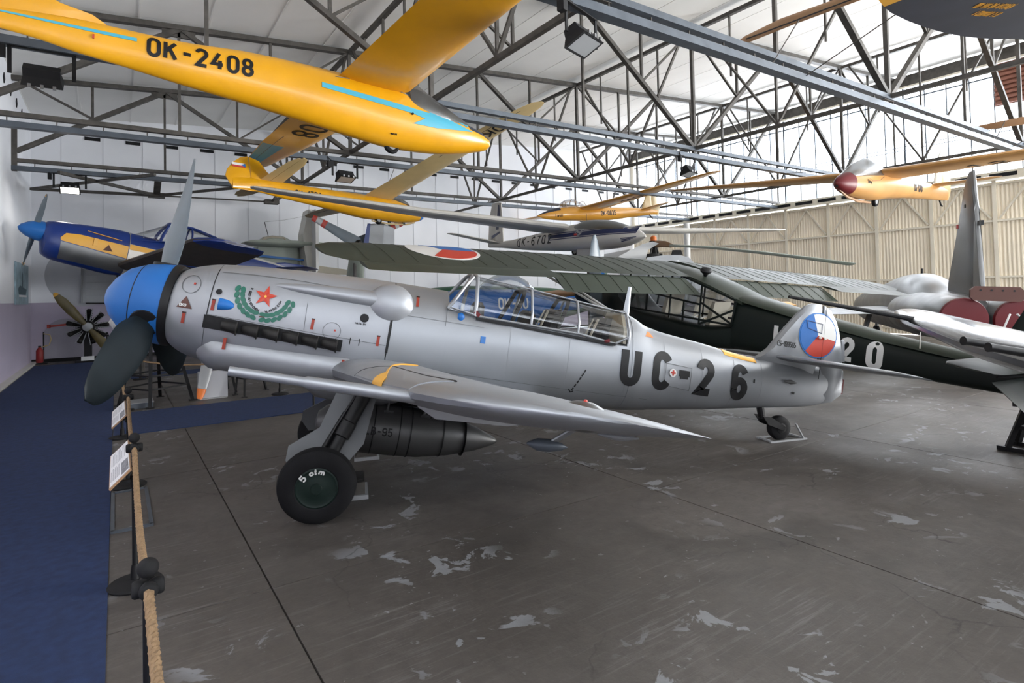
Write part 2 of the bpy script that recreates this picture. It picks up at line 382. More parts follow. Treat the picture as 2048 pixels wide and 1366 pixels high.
def ribbon(mb, pts, wd, fm, step=.05, thick=.006):
    """flat ribbon along 2-D pts; fm(a, b, off) -> 3-D"""
    q = [V(pts[0])]
    for a, b in zip(pts, pts[1:]):
        a, b = V(a), V(b); k = max(1, int((b - a).length / step)); q += [a.lerp(b, (i + 1) / k) for i in range(k)]
    closed = (q[0] - q[-1]).length < 1e-4 and len(q) > 3
    rs = []
    for i, p in enumerate(q):
        if closed: d0 = q[i] - q[i - 1 if i > 0 else -2]; d1 = q[(i + 1) if i + 1 < len(q) else 1] - p
        else: d0 = p - q[i - 1] if i > 0 else q[1] - p; d1 = q[i + 1] - p if i + 1 < len(q) else d0
        d0 = d0.normalized(); d1 = d1.normalized(); n0 = V((-d0.y, d0.x)); n1 = V((-d1.y, d1.x)); n = n0 + n1
        n = n.normalized() if n.length > .3 else n0; k = wd / 2 / max(n.dot(n0), .5)
        rs.append([fm(*(p + n * k), thick), fm(*(p - n * k), thick), fm(*(p - n * k), 0), fm(*(p + n * k), 0)])
    mb.rings(rs)
def letter(text, h, wt, fm, gap=.30, sx=1.0, mb=None):
    mb = mb or MB(); st, w_ = strokes(text, gap)
    for s_ in st:
        c_ = 1 - wt; ribbon(mb, [((p[0] * sx) * h, (wt / 2 + p[1] * c_) * h) for p in s_], wt * h, fm)
    return mb
def fill(poly, fm, thick=.006, step=.06):
    """filled decal: polygon cut into small faces so that it can follow a curved skin"""
    bm = bmesh.new(); bm.faces.new([bm.verts.new((a, b, 0)) for a, b in poly]); bmesh.ops.triangulate(bm, faces=bm.faces)
    for _ in range(5):
        es = [e for e in bm.edges if e.calc_length() > step]
        if not es: break
        bmesh.ops.subdivide_edges(bm, edges=es, cuts=1); bmesh.ops.triangulate(bm, faces=[f for f in bm.faces if len(f.verts) > 3])
    bm.verts.ensure_lookup_table(); vs = [v.co.copy() for v in bm.verts]; fs = [tuple(v.index for v in f.verts) for f in bm.faces]
    rim = [(e.verts[0].index, e.verts[1].index) for e in bm.edges if len(e.link_faces) == 1]; bm.free()
    mb = MB(); n = len(vs); mb.add([fm(p.x, p.y, thick) for p in vs] + [fm(p.x, p.y, 0) for p in vs], fs + [tuple(n + i for i in reversed(f)) for f in fs] + [(a, b, n + b, n + a) for a, b in rim]); return mb
def circ(r, n=36, cx=0, cy=0, a0=0, a1=360): return [(cx + r * math.cos(R(lerp(a0, a1, i / n))), cy + r * math.sin(R(lerp(a0, a1, i / n)))) for i in range(n if a1 - a0 == 360 else n + 1)]
# ---------------------------------------------------------------- pixel rays (2048 x 1366 frame) onto known planes
def ray(x, y): return cf_ + cr_ * ((x - 1024) / FPX) + cu_ * ((CY - y) / FPX)
def onz(x, y, z=0): d = ray(x, y); return V((0, 0, EYE)) + d * ((z - EYE) / d.z)
def onX(x, y, X): d = ray(x, y); return V((0, 0, EYE)) + d * (X / d.x)
def onY(x, y, Y): d = ray(x, y); return V((0, 0, EYE)) + d * (Y / d.y)
# ---------------------------------------------------------------- floor
fl = struct(ob('floor', MB().box(((XL + XR) / 2, (YB + YF) / 2, -.08), (XR - XL + .6, YB - YF + .6, .1)), 'gap_grey', None, 0), 'grey concrete hangar floor cast in large square slabs')
SX, SY = 3.57, 3.53
sm = MB().box((0, 0, -.02), (SX - .012, SY - .012, .04)).mesh('slab', 0); sm.materials.append(M['concrete'])
for i in range(-1, 9):
    for j in range(-6, 7):
        x0 = .88 + (i - .5) * SX; y0 = 4.36 + (j - .5) * SY
        if x0 + SX / 2 > XR + .4 or x0 - SX / 2 < XL - 1 or y0 - SY / 2 < YF - .3 or y0 + SY / 2 > YB + 2.4: continue
        o = ob('slab', sm, None, fl); o.location = (x0, y0 - (.2 if i > 1 else 0), 0)
def carpet(name, x0, x1, y0, y1, label):
    n = 24; mb = MB()
    mb.prism([(x0, y0), (x1, y0), (x1, y1), (x0, y1)], lambda a, b: (a, b, .001), lambda a, b: (a, b, .011))
    o = tag(ob(name, mb, 'carpet', None, 0), label, 'carpet', 'blue visitor carpets'); return o
carpet('carpet_runner', -2.18, -.06, -9, 24.2, 'long dark blue carpet runner beside the white side wall')
carpet('carpet_runner', -.05, 9.0, 10.6, 12.68, 'blue carpet strip crossing between the silver fighter and the engine displays')
carpet('carpet_runner', .3, 6.5, 18.2, 19.3, 'far blue carpet strip behind the engine displays')
# ---------------------------------------------------------------- walls
T = .25
def wall(name, lo, hi, m, label): c = [(a + b) / 2 for a, b in zip(lo, hi)]; return struct(ob(name, MB().box(c, [b - a for a, b in zip(lo, hi)]), m, None, 0), label)
ZS = 2.03
wl = wall('wall_left', (XL - T, -1, ZS), (XL, YB, 8.5), 'wall_white', 'white side wall along the carpet')
ob('wall_lower', MB().box((XL - T / 2, (YF - 1) / 2, (ZS + 4.4) / 2), (T, -1 - YF, 4.4 - ZS)), 'wall_white', wl, 0); ob('wall_upper', MB().box((XL - T / 2, (YF - 1) / 2, 8.25), (T, -1 - YF, .5)), 'wall_white', wl, 0); ob('wall_pier', MB().box((XL - T / 2, YF + .8, 6.2), (T, 1.6, 3.6)), 'wall_white', wl, 0)
wk = bpy.data.objects.new('window_10', None); C.objects.link(wk); wk.location = (XL - T / 2, -1, 0); struct(wk, 'added high window band for fill light in the unseen side wall behind the viewer')  # unseen side windows, added to admit fill light
sp_ = MB().box((0, 0, 6.2), (.008, 1.16, 3.6)).mesh('pane', 0); sp_.materials.append(M['pane']); sm_ = MB().box((0, 0, 6.2), (.08, .05, 3.6)).mesh('mullion', 0); sm_.materials.append(M['steel_blue'])
for i in range(10): o = ob('pane', sp_, None, wk); o.location = (0, -.6 - i * 1.2, 0); o = ob('mullion', sm_, None, wk); o.location = (0, -i * 1.2, 0)
ob('wall_dado', MB().box((XL - T / 2 + .0, (YB + YF) / 2, ZS / 2), (T, YB - YF, ZS)), 'wall_purple', wl, 0, 'greyish purple lower band')
wb = struct(ob('wall_back', MB().add([(XL - T, YB, ZS), (XR + T, YB, ZS), (XR + T, YB, 10.5), (XL - T, YB, 8.55), (XL - T, YB + T, ZS), (XR + T, YB + T, ZS), (XR + T, YB + T, 10.5), (XL - T, YB + T, 8.55)],
    [(0, 1, 2, 3), (7, 6, 5, 4), (0, 4, 5, 1), (1, 5, 6, 2), (2, 6, 7, 3), (3, 7, 4, 0)]), 'wall_white', None, 0), 'white end wall of tall panels with a row of dark vents')
ob('wall_dado', MB().box(((XL + XR) / 2, YB + T / 2, ZS / 2), (XR - XL + 2 * T, T, ZS)), 'wall_purple', wb, 0, 'greyish purple lower band')
wf = struct(ob('wall_front', MB().box(((XL + XR) / 2, YF - T / 2, 1.5), (XR - XL + 2 * T, T, 3.0)), 'wall_white', None, 0), 'white end wall behind the viewer, under the added window band')
ob('wall_upper', MB().box(((XL + XR) / 2, YF - T / 2, 9.0), (XR - XL + 2 * T, T, 3.0)), 'wall_white', wf, 0)
for x in (XL - T + 1.0, XR + T - 1.0): ob('wall_pier', MB().box((x, YF - T / 2, 5.25), (2.0, T, 4.5)), 'wall_white', wf, 0)
we = bpy.data.objects.new('window_9', None); C.objects.link(we); we.location = (0, YF - T / 2, 0); struct(we, 'added tall window band for fill light in the unseen end wall behind the viewer')  # out-of-view end glazing, added for the fill light outside it
fp_ = MB().box((0, 0, 5.25), (1.2, .008, 4.5)).mesh('pane', 0); fp_.materials.append(M['pane']); fm_ = MB().box((0, 0, 5.25), (.06, .08, 4.5)).mesh('mullion', 0); fm_.materials.append(M['steel_blue'])
for i in range(20):
    o = ob('pane', fp_, None, we); o.location = (XL + 2.3 + i * 1.24, 0, 0); o = ob('mullion', fm_, None, we); o.location = (XL + 1.68 + i * 1.24, 0, 0)
seam = MB().box((0, 0, 0), (.018, .012, 5.9)).mesh('panel_seam', 0); seam.materials.append(M['seam'])
for i in range(24):
    x = -1.57 + i * 1.2; o = ob('panel_seam', seam, None, wb); o.location = (x, YB - .006, 5.1 + .01 * x)
vent = MB().box((0, 0, 0), (.46, .03, .12)).mesh('vent_slot', 0); vent.materials.append(M['black_matt'])
for i in range(22):
    x = -.68 + i * 1.212
    if abs(i - 5) < .1: continue
    o = ob('vent_slot', vent, None, wb); o.location = (x, YB - .012, 7.80 - .001 * x)
lv = MB().prism([(0, -.14), (.13, 0), (0, .14), (-.13, 0)], lambda a, b: (0, a, b), lambda a, b: (.02, a, b)).mesh('vent_slot', 0); lv.materials.append(M['black_matt'])
for y in (17.4, 18.5, 19.65, 20.8, 21.95, 23.1):
    o = ob('vent_slot', lv, None, wl); o.location = (XL, y, 7.83)
struct(ob('baseboard_back', MB().box(((XL + XR) / 2, YB - .02, .06), (XR - XL, .04, .12)), 'black_matt', None, 0), 'thin dark skirting along the end wall')
# ceiling of white panels with open joints
cl = struct(ob('ceiling', MB().add([(XL - T, YF - T, 8.62 + .0692 * (XL - T)), (XR + T, YF - T, 8.62 + .0692 * (XR + T)), (XR + T, YB + T, 8.62 + .0692 * (XR + T)), (XL - T, YB + T, 8.62 + .0692 * (XL - T)),
    (XL - T, YF - T, 8.8 + .0692 * (XL - T)), (XR + T, YF - T, 8.8 + .0692 * (XR + T)), (XR + T, YB + T, 8.8 + .0692 * (XR + T)), (XL - T, YB + T, 8.8 + .0692 * (XL - T))],
    [(0, 1, 2, 3), (7, 6, 5, 4), (0, 4, 5, 1), (1, 5, 6, 2), (2, 6, 7, 3), (3, 7, 4, 0)]), 'gap_grey', None, 0), 'white sloping panel ceiling')
NB = 20; PW = (XR - XL) / NB; BAY = 5.07; TY = [21.0 - BAY * k for k in range(0, 8)]
pm = {}
for nm, gap in (('w', .004), ('d', .022)):
    pm[nm] = MB().box((0, 0, .02), (PW - gap, BAY - .012, .04)).mesh('ceiling_panel', 0); pm[nm].materials.append(M['ceiling_white'])
for i in range(NB):
    for j in range(9):
        y1 = min(TY[0] + BAY * (1 - j), YB + .02)
        if y1 < YF: break
        x = XL + (i + .5) * PW; o = ob('ceiling_panel', pm['d' if i > 6 else 'w'], None, cl)
        o.location = (x, TY[0] + BAY * (.5 - j), zroof(x)); o.rotation_euler = (0, -math.atan(.0692), 0)
# thin battens along the joints of the older (left) half, and rolls of lining between them
bt = MB().box((0, 0, 0), (.035, BAY, .025)).mesh('batten', 0); bt.materials.append(M['ceiling_white'])
for i in range(0, 7):
    for j in range(8): x = XL + i * PW; o = ob('batten', bt, None, cl); o.location = (x, TY[0] + BAY * (.5 - j), zroof(x) - .008)
# ---------------------------------------------------------------- hangar doors on the right
LW = 1.97; y = YB - .05; k = 1
cor = MB(); nn = 64
for z_ in (0, ZDOOR - .35): cor.v += [( -.03 * (1 if (i % 4) in (1, 2) else 0), lerp(-LW / 2, LW / 2, i / nn), z_) for i in range(nn + 1)]
cor.f = [(i, i + 1, nn + 2 + i, nn + 1 + i) for i in range(nn)]; cor = cor.mesh('corrugated_sheet', 0); cor.materials.append(M['door_beige'])
post = MB().box((-.07, 0, (ZDOOR - .3) / 2), (.1, .12, ZDOOR - .3)).mesh('post', 0); post.materials.append(M['door_frame'])
rail = MB().box((-.06, 0, 0), (.07, LW, .07)).mesh('rail', 0); rail.materials.append(M['door_frame'])
brc = [MB().bar((-.06, 0, ZDOOR - .45), (-.06, s * (LW / 2 - .12), 4.25), .05, .06).mesh('brace', 0) for s in (-1, 1)]
for b_ in brc: b_.materials.append(M['door_frame'])
while y > YF:
    if -12.4 < y - LW / 2 < -2.9: y -= LW; continue      # unseen leaves left out to let the added low fill in
    d = bpy.data.objects.new('door_%d' % k, None); C.objects.link(d); d.location = (XR, y - LW / 2, 0.02); struct(d, 'beige corrugated sliding hangar door leaf with riveted frame')
    ob('corrugated_sheet', cor, None, d); o = ob('post', post, None, d); o.location = (0, -LW / 2, 0)
    for z in (.25, 2.17, 4.17, ZDOOR - .42): o = ob('rail', rail, None, d); o.location = (0, 0, z)
    if y < 22.5:
        for b_ in brc: ob('brace', b_, None, d)
    y -= LW; k += 1
tr = struct(ob('trim_1', MB().box((XR - .12, (YB + YF) / 2, ZDOOR - .14), (.3, YB - YF, .30)), 'door_frame', None, 0), 'beige runner beam over the hangar doors')
sl = MB().box((0, 0, 0), (.03, .78, .13)).mesh('rail_slot', 0); sl.materials.append(M['black_matt'])
for i in range(38): o = ob('rail_slot', sl, None, tr); o.location = (XR - .275, YB - .6 - i * 1.03, ZDOOR - .13)
# clerestory windows
struct(ob('trim_2', MB().box((XR + .05, (YB + YF) / 2, ZWIN + .2), (.34, YB - YF, .42)), 'steel', None, 0), 'dark steel beam under the roof edge over the windows')
struct(ob('trim_3', MB().box((XR - .1, (YB + YF) / 2, ZWIN - .05), (.1, YB - YF, .07)), 'door_frame', None, 0), 'pale ledge strip over the windows')
pane = MB().box((.06, 0, (ZWIN + ZDOOR) / 2), (.008, .70, ZWIN - ZDOOR)).mesh('pane', 0); pane.materials.append(M['pane'])
mul = MB().box((.03, 0, (ZWIN + ZDOOR) / 2), (.06, .035, ZWIN - ZDOOR)).mesh('mullion', 0); mul.materials.append(M['steel_blue'])
mu2 = MB().box((.0, 0, (ZWIN + ZDOOR) / 2), (.10, .06, ZWIN - ZDOOR)).mesh('mullion', 0); mu2.materials.append(M['steel_blue'])
for k in range(8):
    d = bpy.data.objects.new('window_%d' % (k + 1), None); C.objects.link(d); d.location = (XR, TY[0] + 4.46 - BAY * k + .25, 0); struct(d, 'tall clerestory window with narrow panes between thin steel bars')
    for i in range(7):
        o = ob('pane', pane, None, d); o.location = (0, -.36 - i * .7243, 0)
        o = ob('mullion', mul if i else mu2, None, d); o.location = (0, -i * .7243, 0)
    ob('transom', MB().box((0, -BAY / 2, 9.35), (.07, BAY, .05)), 'steel_blue', d, 0)
struct(ob('trim_4', MB().box((XR + .02, YB - .12, (ZWIN + ZDOOR) / 2), (.2, .3, ZWIN - ZDOOR)), 'door_frame', None, 0), 'pale corner post between end wall and windows')
sh = tag(ob('window_louvre', MB().box((XR - .06, 6.75, 9.0), (.03, 1.62, 1.5)), 'shutter', None, 0), 'rust brown wooden louvre covering the end of the window band', 'louvre')
for i in range(9): ob('slat', MB().box((XR - .10, 6.75, 8.34 + i * .165), (.05, 1.6, .13), Matrix.Rotation(R(25), 3, 'Y')), 'shutter', sh, 0)
for z, yy in ((7.42, 0), (7.28, 0)):
    tag(ob('curtain_wire', MB().tube([(XR - .25, YB - .1, z), (XR - .25, YF + .1, z)], .014, 6), 'steel_blue'), 'thin rod strung along the windows, %s of the two' % ('upper' if z > 7.3 else 'lower'), 'rod')
# ---------------------------------------------------------------- roof trusses
NX = [1.27, 5.41, 9.55, 13.68, 17.82, 21.95, 26.05]; ZB = 5.98; ZR = 5.76
def zc(x): return zroof(x) - .13
def roof_truss(y, idx, label):
    t = thing('roof_truss', label, 'truss', (0, y, 0), group='steel roof trusses')
    def br(nm, a, b, w, h, m='steel'): ob(nm, MB().bar((a[0], 0, a[1]), (b[0], 0, b[1]), w, h, (0, 1, 0)), m, t, 0)
    br('top_chord', (XL, zc(XL)), (XR, zc(XR)), .12, .17); br('bottom_chord', (XL, ZB), (XR, ZB), .10, .13, 'steel_blue' if y < 14 else 'steel')
    br('runway_beam', (XL, ZR), (XR, ZR), .12, .19, 'steel_blue')
    br('end_post', (XL + .06, ZB - .3), (XL + .06, ZB + .9), .12, .12)
    br('diagonal', (XL + .1, ZB + .25), (NX[0], zc(NX[0]) - .05), .12, .14)
    mx_ = (XL + NX[0]) / 2; mz = (ZB + .25 + zc(NX[0])) / 2
    br('strut', (mx_, mz), (mx_, zc(mx_)), .07, .07); br('strut', (mx_, mz), (XL + .1, zc(XL)), .06, .06)
    br('gusset', (NX[0] - .35, zc(NX[0]) - .12), (NX[0] + .35, zc(NX[0]) - .12), .22, .06)
    br('vertical', (NX[0], ZB), (NX[0], zc(NX[0])), .06, .06)
    for i in range(6):
        a, b = NX[i], NX[i + 1]; up = i % 2 == 0
        p, q = ((a, zc(a)), (b, ZB)) if up else ((a, ZB), (b, zc(b)))
        br('diagonal', p, q, .10, .12); br('vertical', (b, ZB), (b, zc(b)), .08 if up else .06, .09 if up else .06)
        m_ = ((p[0] + q[0]) / 2, (p[1] + q[1]) / 2); br('strut', m_, (m_[0], zc(m_[0])), .06, .07)
        e = b if up else a; br('strut', m_, (e, zc(e)), .05, .06)
        g = NX[i + 1]; br('gusset', (g - .22, (ZB + .04) if up else zc(g) - .1), (g + .22, (ZB + .04) if up else zc(g) - .1), .2, .05)
    for i in range(34): x = XL + .5 + i * .83; br('hanger', (x, ZR + .08), (x, ZB - .05), .02, .02)
for i, y in enumerate(TY):
    if y > YF: roof_truss(y, i, ['dark steel roof truss nearest the white end wall', 'second dark steel roof truss from the white end wall', 'third dark steel roof truss from the white end wall', 'fourth roof truss from the end wall, crossing the upper picture corner'][i] if i < 4 else 'steel roof truss overhead or behind the viewer, %s from the end wall' % ['fifth', 'sixth', 'seventh', 'eighth'][i - 4])
for j, X in enumerate((NX[1], NX[3], NX[5])):
    t = thing('roof_purlin_truss', 'lengthwise steel truss linking the roof trusses, %s' % ['on the carpet side', 'under the middle of the roof', 'next to the windows'][j], 'truss', (X, 0, 0), group='lengthwise roof trusses')
    def br(nm, a, b, w, h): ob(nm, MB().bar((0, a[0], a[1]), (0, b[0], b[1]), w, h, (1, 0, 0)), 'steel', t, 0)
    zt = zc(X) - .02
    br('top_chord', (YB, zt), (YF, zt), .1, .11); br('bottom_chord', (YB, ZB + .02), (YF, ZB + .02), .09, .09)
    yy = [YB] + [y for y in TY if y > YF]
    for a, b in zip(yy, yy[1:]):
        m_ = (a + b) / 2; br('vertical', (m_, ZB), (m_, zt), .05, .06)
        br('diagonal', (m_, ZB + .05), (a - (a - m_) * .12, zt), .05, .07); br('diagonal', (m_, ZB + .05), (b + (m_ - b) * .12, zt), .05, .07)
        q1 = lerp(a, m_, .5); br('strut', (q1, lerp(ZB, zt, .5)), (q1, zt), .04, .05); q2 = lerp(b, m_, .5); br('strut', (q2, lerp(ZB, zt, .5)), (q2, zt), .04, .05)
# flat wind bracing near the far left corner
wbz = 5.66
t = thing('wind_bracing', 'flat crossed steel bracing bars in the far corner under the last truss', 'bracing', (0, 0, 0))
n0 = onz(313, 391, wbz)
for q in ((62, 378), (113, 345)): ob('brace_bar', MB().bar(onz(*q, wbz) + V((0.05, -.05, 0)), n0, .09, .09), 'steel', t, 0)
ob('brace_bar', MB().bar(n0, onz(480, 375, wbz), .08, .08), 'steel', t, 0); ob('brace_bar', MB().bar(onz(62, 378, wbz), onz(310, 349, wbz), .08, .08), 'steel', t, 0)
ob('node_box', MB().box(n0, (.5, .3, .16)), 'steel', t, 0); ob('hanger', MB().bar(n0, n0 + V((0, -.9, .35)), .2, .08), 'steel', t, 0)
n1 = onz(543, 404, wbz); ob('node_box', MB().box(n1, (.5, .3, .16)), 'steel', t, 0); ob('brace_bar', MB().bar(n0, n1, .05, .05), 'steel', t, 0)
ob('hanger', MB().bar(n1, (n1.x, 21.0, ZB), .06, .06), 'steel', t, 0)
# ---------------------------------------------------------------- floodlights under the trusses
def flood(p, yaw, tilt, label, lit=False, drop=.25):
    t = thing('floodlight', label, 'floodlight', p, (0, 0, R(yaw)), 'hall floodlights')
    rx = Matrix.Rotation(R(tilt), 3, 'X') * .72
    def f(a, b): return [rx @ V(q) for q in a]
    mb = MB(); n = 4; ri = [[(-.30, .13, .20), (.30, .13, .20), (.30, -.13, .20), (-.30, -.13, .20)], [(-.30, .16, .05), (.30, .16, .05), (.30, -.16, .05), (-.30, -.16, .05)], [(-.34, .24, -.12), (.34, .24, -.12), (.34, -.24, -.12), (-.34, -.24, -.12)]]
    mb.rings([f(r_, 0) for r_ in ri]); ob('housing', mb, 'black_matt', t, 0)
    ob('lens', MB().add(f([(-.29, .19, -.125), (.29, .19, -.125), (.29, -.19, -.125), (-.29, -.19, -.125)], 0), [(0, 1, 2, 3)]), 'lamp_lit' if lit else 'slat_grey', t, 0)
    for s in (-1, 1): ob('bracket', MB().bar((s * .37, 0, 0), (s * .37, 0, .3 + drop), .02, .05), 'black_matt', t, 0)
    ob('yoke', MB().bar((-.37, 0, .3 + drop), (.37, 0, .3 + drop), .05, .03), 'black_matt', t, 0)
    for i in range(3): ob('clip', MB().box(rx @ V((-.2 + .2 * i, -.25, -.1)), (.04, .03, .05)), 'aluminium', t, 0)
    ob('ballast_box', MB().box((-.46, 0, .3), (.09, .1, .16)), 'black_matt', t, 0)
    ob('cable', MB().tube([(-.46, 0, .36), (-.52, 0, .5), (-.4, 0, .3 + drop)], .012, 6), 'black', t)
    if lit:
        l = bpy.data.lights.new('floodlight_beam', 'AREA'); l.size = .4; l.energy = 6; l.color = (1, .95, .85)
        o = bpy.data.objects.new('floodlight_beam', l); C.objects.link(o); o.parent = t; o.location = rx @ V((0, 0, -.15)); o.rotation_euler = (R(tilt), 0, 0)
for px_, Y, yaw, tilt, lab, lit in (((85, 130), 10.84, 0, 38, 'black floodlight hanging beneath the yellow glider tail near the side wall', False), ((140, 372), 21.0, 0, -28, 'lit floodlight low in the far corner by the end wall', True),
        ((1163, 48), 5.79, 18, -24, 'black floodlight clamped under the big nearest roof truss', False), ((690, 330), 15.9, 10, -20, 'floodlight under the second truss between the two yellow gliders', False),
        ((1376, 322), 10.84, 12, -15, 'floodlight under the third truss in front of the windows', False)):
    p = onY(*px_, Y); p.z = min(p.z, 5.30); drop = max(.1, ZR - .08 - (p.z + .3)); flood(p, yaw, tilt, lab, lit, drop)
# ---------------------------------------------------------------- the silver two-seat fighter
HDG = 161.38
F = thing('fighter_aircraft', 'silver two-seat tailwheel fighter with blue spinner and black UC-26 code', 'aircraft', **pose(7.253, 4.505, 0, HDG, 11, 0))
front = Body([(4.70, .455, 1.165, -.02, .52, 2.3), (5.28, .475, 1.16, -.03, .52, 2.3), (6.08, .485, 1.125, -.02, .52, 2.35), (6.6, .485, 1.085, .0, .53, 2.4), (7.0, .475, 1.04, .05, .54, 2.4), (7.20, .445, .985, .10, .54, 2.3), (7.31, .405, .935, .155, .545, 2.2), (7.37, .36, .89, .20, .548, 2.1)])
mid = Body([(2.56, .395, 1.275, .10, .55, 2.2), (3.3, .435, 1.22, .03, .53, 2.25), (4.0, .45, 1.19, -.01, .52, 2.3), (4.72, .455, 1.165, -.02, .52, 2.3)]); mid.cut = lambda x: lerp(.885, .955, (x - 2.56) / 2.16)
rear = Body([(-.85, .02, 1.02, .70, .86, 2), (-.46, .055, 1.03, .50, .76, 2), (.24, .13, 1.0, .385, .70, 2.1), (.52, .165, .985, .35, .67, 2.1), (1.4, .275, 1.065, .225, .62, 2.15), (2.2, .36, 1.145, .135, .57, 2.2), (2.42, .385, 1.235, .11, .55, 2.2), (2.58, .395, 1.275, .10, .55, 2.2)])
def sk(x, z, off=0.0, sgn=1):
    b = front if x >= 4.71 else mid if x > 2.57 else rear; return b.side(x, z, sgn, .003 + off)
ob('nose_cowl_ring', front.mesh(6.985, 7.37, 44, .03), 'silver_cowl', F)
ob('engine_cowl', front.mesh(5.285, 6.98, 44, .07), 'silver_cowl', F)
ob('forward_fuselage', front.mesh(4.70, 5.275, 44, .07), 'silver', F)
ob('cockpit_fuselage', mid.mesh(None, None, 44, .1), 'silver', F)
rf = ob('rear_fuselage', rear.mesh(None, None, 44, .07), 'silver', F)
# spinner, back ring and propeller
HUB = V((7.52, 0, .555)); sp = ob('spinner', MB().lathe([(7.38, .40), (7.42, .405), (7.52, .40), (7.67, .365), (7.81, .30), (7.91, .20), (7.97, .10), (7.985, .0)], 48, (0, 0, .555)), 'spinner_blue', F)
ob('panel_line', MB().lathe([(7.675, .3635), (7.68, .3645), (7.685, .3605)], 48, (0, 0, .555)), 'black', sp)
ob('spinner_ring', MB().lathe([(7.335, .35), (7.345, .396), (7.38, .408), (7.415, .409), (7.42, .36)], 48, (0, 0, .555)), 'black', F)
def blade_mesh(Rb=1.53, wd=.19, r0=.16):
    rs = []; n = 14; N = 26
    for i in range(N + 1):
        t = i / N; r_ = lerp(r0, Rb, t)
        c = lerp(.07, wd, smin(min(1, t / .42))) if t < .42 else wd * math.sqrt(max(0, 1 - ((t - .42) / .585) ** 3.2)) if t < 1 else .01
        th = lerp(.065, .012, min(1, t * 1.25)); tw = R(lerp(62, 20, t ** .7))
        if t < .12: th = lerp(.07, .05, t / .12)
        ring = []
        for j in range(n):
            a = 2 * PI * j / n; y = c * math.cos(a) + c * .12 * smin(t); z = th * math.sin(a) * (1 if t < .1 else .75)
            ring.append(V((y * math.sin(tw) * -1 + z * math.cos(tw), y * math.cos(tw) + z * math.sin(tw), r_)))
        rs.append(ring)
    return MB().rings(rs).mesh('propeller_blade', 50)
bm_ = blade_mesh(); bm_.materials.append(M['blade'])
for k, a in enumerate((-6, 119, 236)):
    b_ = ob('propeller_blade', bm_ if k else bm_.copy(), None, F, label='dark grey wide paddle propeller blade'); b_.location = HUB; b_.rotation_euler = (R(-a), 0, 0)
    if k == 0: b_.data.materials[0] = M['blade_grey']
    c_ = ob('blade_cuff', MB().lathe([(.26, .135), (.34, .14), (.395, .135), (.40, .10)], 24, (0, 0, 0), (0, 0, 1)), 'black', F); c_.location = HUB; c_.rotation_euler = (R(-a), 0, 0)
# lower cowl blister along the exhausts (both sides)
for s in (1, -1):
    mb = MB(); rs = []
    for i in range(26):
        t = i / 25; x = lerp(7.08, 5.62, t); r_ = .195 * min(1, (t / .13) ** .5) if t < .13 else lerp(.195, .19, t)
        cy, cz = lerp(.27, .31, t), lerp(.215, .19, t)
        rs.append([V((x, s * (cy + r_ * math.cos(2 * PI * j / 20)), cz + r_ * 1.02 * math.sin(2 * PI * j / 20))) for j in range(20)])
    mb.rings(rs); ob('lower_cowl_fairing', mb, 'silver_cowl', F)
# exhaust slot and stubs
for s in (1, -1):
    mb = MB(); n = 16; zz = lambda x: .455 + (x - 6.4) * .035
    poly = [(7.0, zz(7.0) + .065), (5.72, zz(5.72) + .055), (5.72, zz(5.72) - .06), (7.0, zz(7.0) - .06)]
    ob('exhaust_slot', fill(poly, lambda a, b, o, s=s: sk(a, b, o + .001, s), .006, .12), 'black_matt', F)
    for k in range(6):
        x = 6.84 - k * .185; p = sk(x, zz(x) - .005, .0, s); q = p + V((-.15, s * .05, -.012))
        mb = MB(); rs = []
        for t, g in ((0, .8), (.3, 1), (.8, 1.05), (1, 1.2)):
            c_ = p.lerp(q, t); rs.append([c_ + V((0, s * .03 * math.cos(2 * PI * j / 12) * g, .05 * g * math.sin(2 * PI * j / 12))) for j in range(12)])
        e = ob('exhaust_stub', mb.rings(rs), 'engine_dark', F); ob('stub_rim', MB().tube([q + V((0.004, 0, 0)) + V((0, s * .037 * math.cos(2 * PI * j / 12), .062 * math.sin(2 * PI * j / 12))) for j in range(13)], .006, 5), 'engine_dark', e)
# gun fairing, machine gun blister
for s in (1, -1):
    pts = [sk(lerp(6.46, 5.45, i / 12), lerp(.915, .935, i / 12), -.02, s) for i in range(13)]
    ob('gun_fairing', MB().tube(pts, [.012, .03, .042, .052, .06, .066, .072, .077, .08, .082, .084, .085, .085], 18), 'silver_cowl', F)
    mb = MB(); mb.rings([[V((5.31 + .245 * math.sin(lerp(-PI / 2, PI / 2, i / 16)), s * (.345 + .15 * math.cos(lerp(-PI / 2, PI / 2, i / 16)) * math.cos(2 * PI * j / 28)), .90 + .225 * math.cos(lerp(-PI / 2, PI / 2, i / 16)) * math.sin(2 * PI * j / 28))) for j in range(28)] for i in range(17)])
    ob('gun_blister', mb, 'silver_cowl', F)
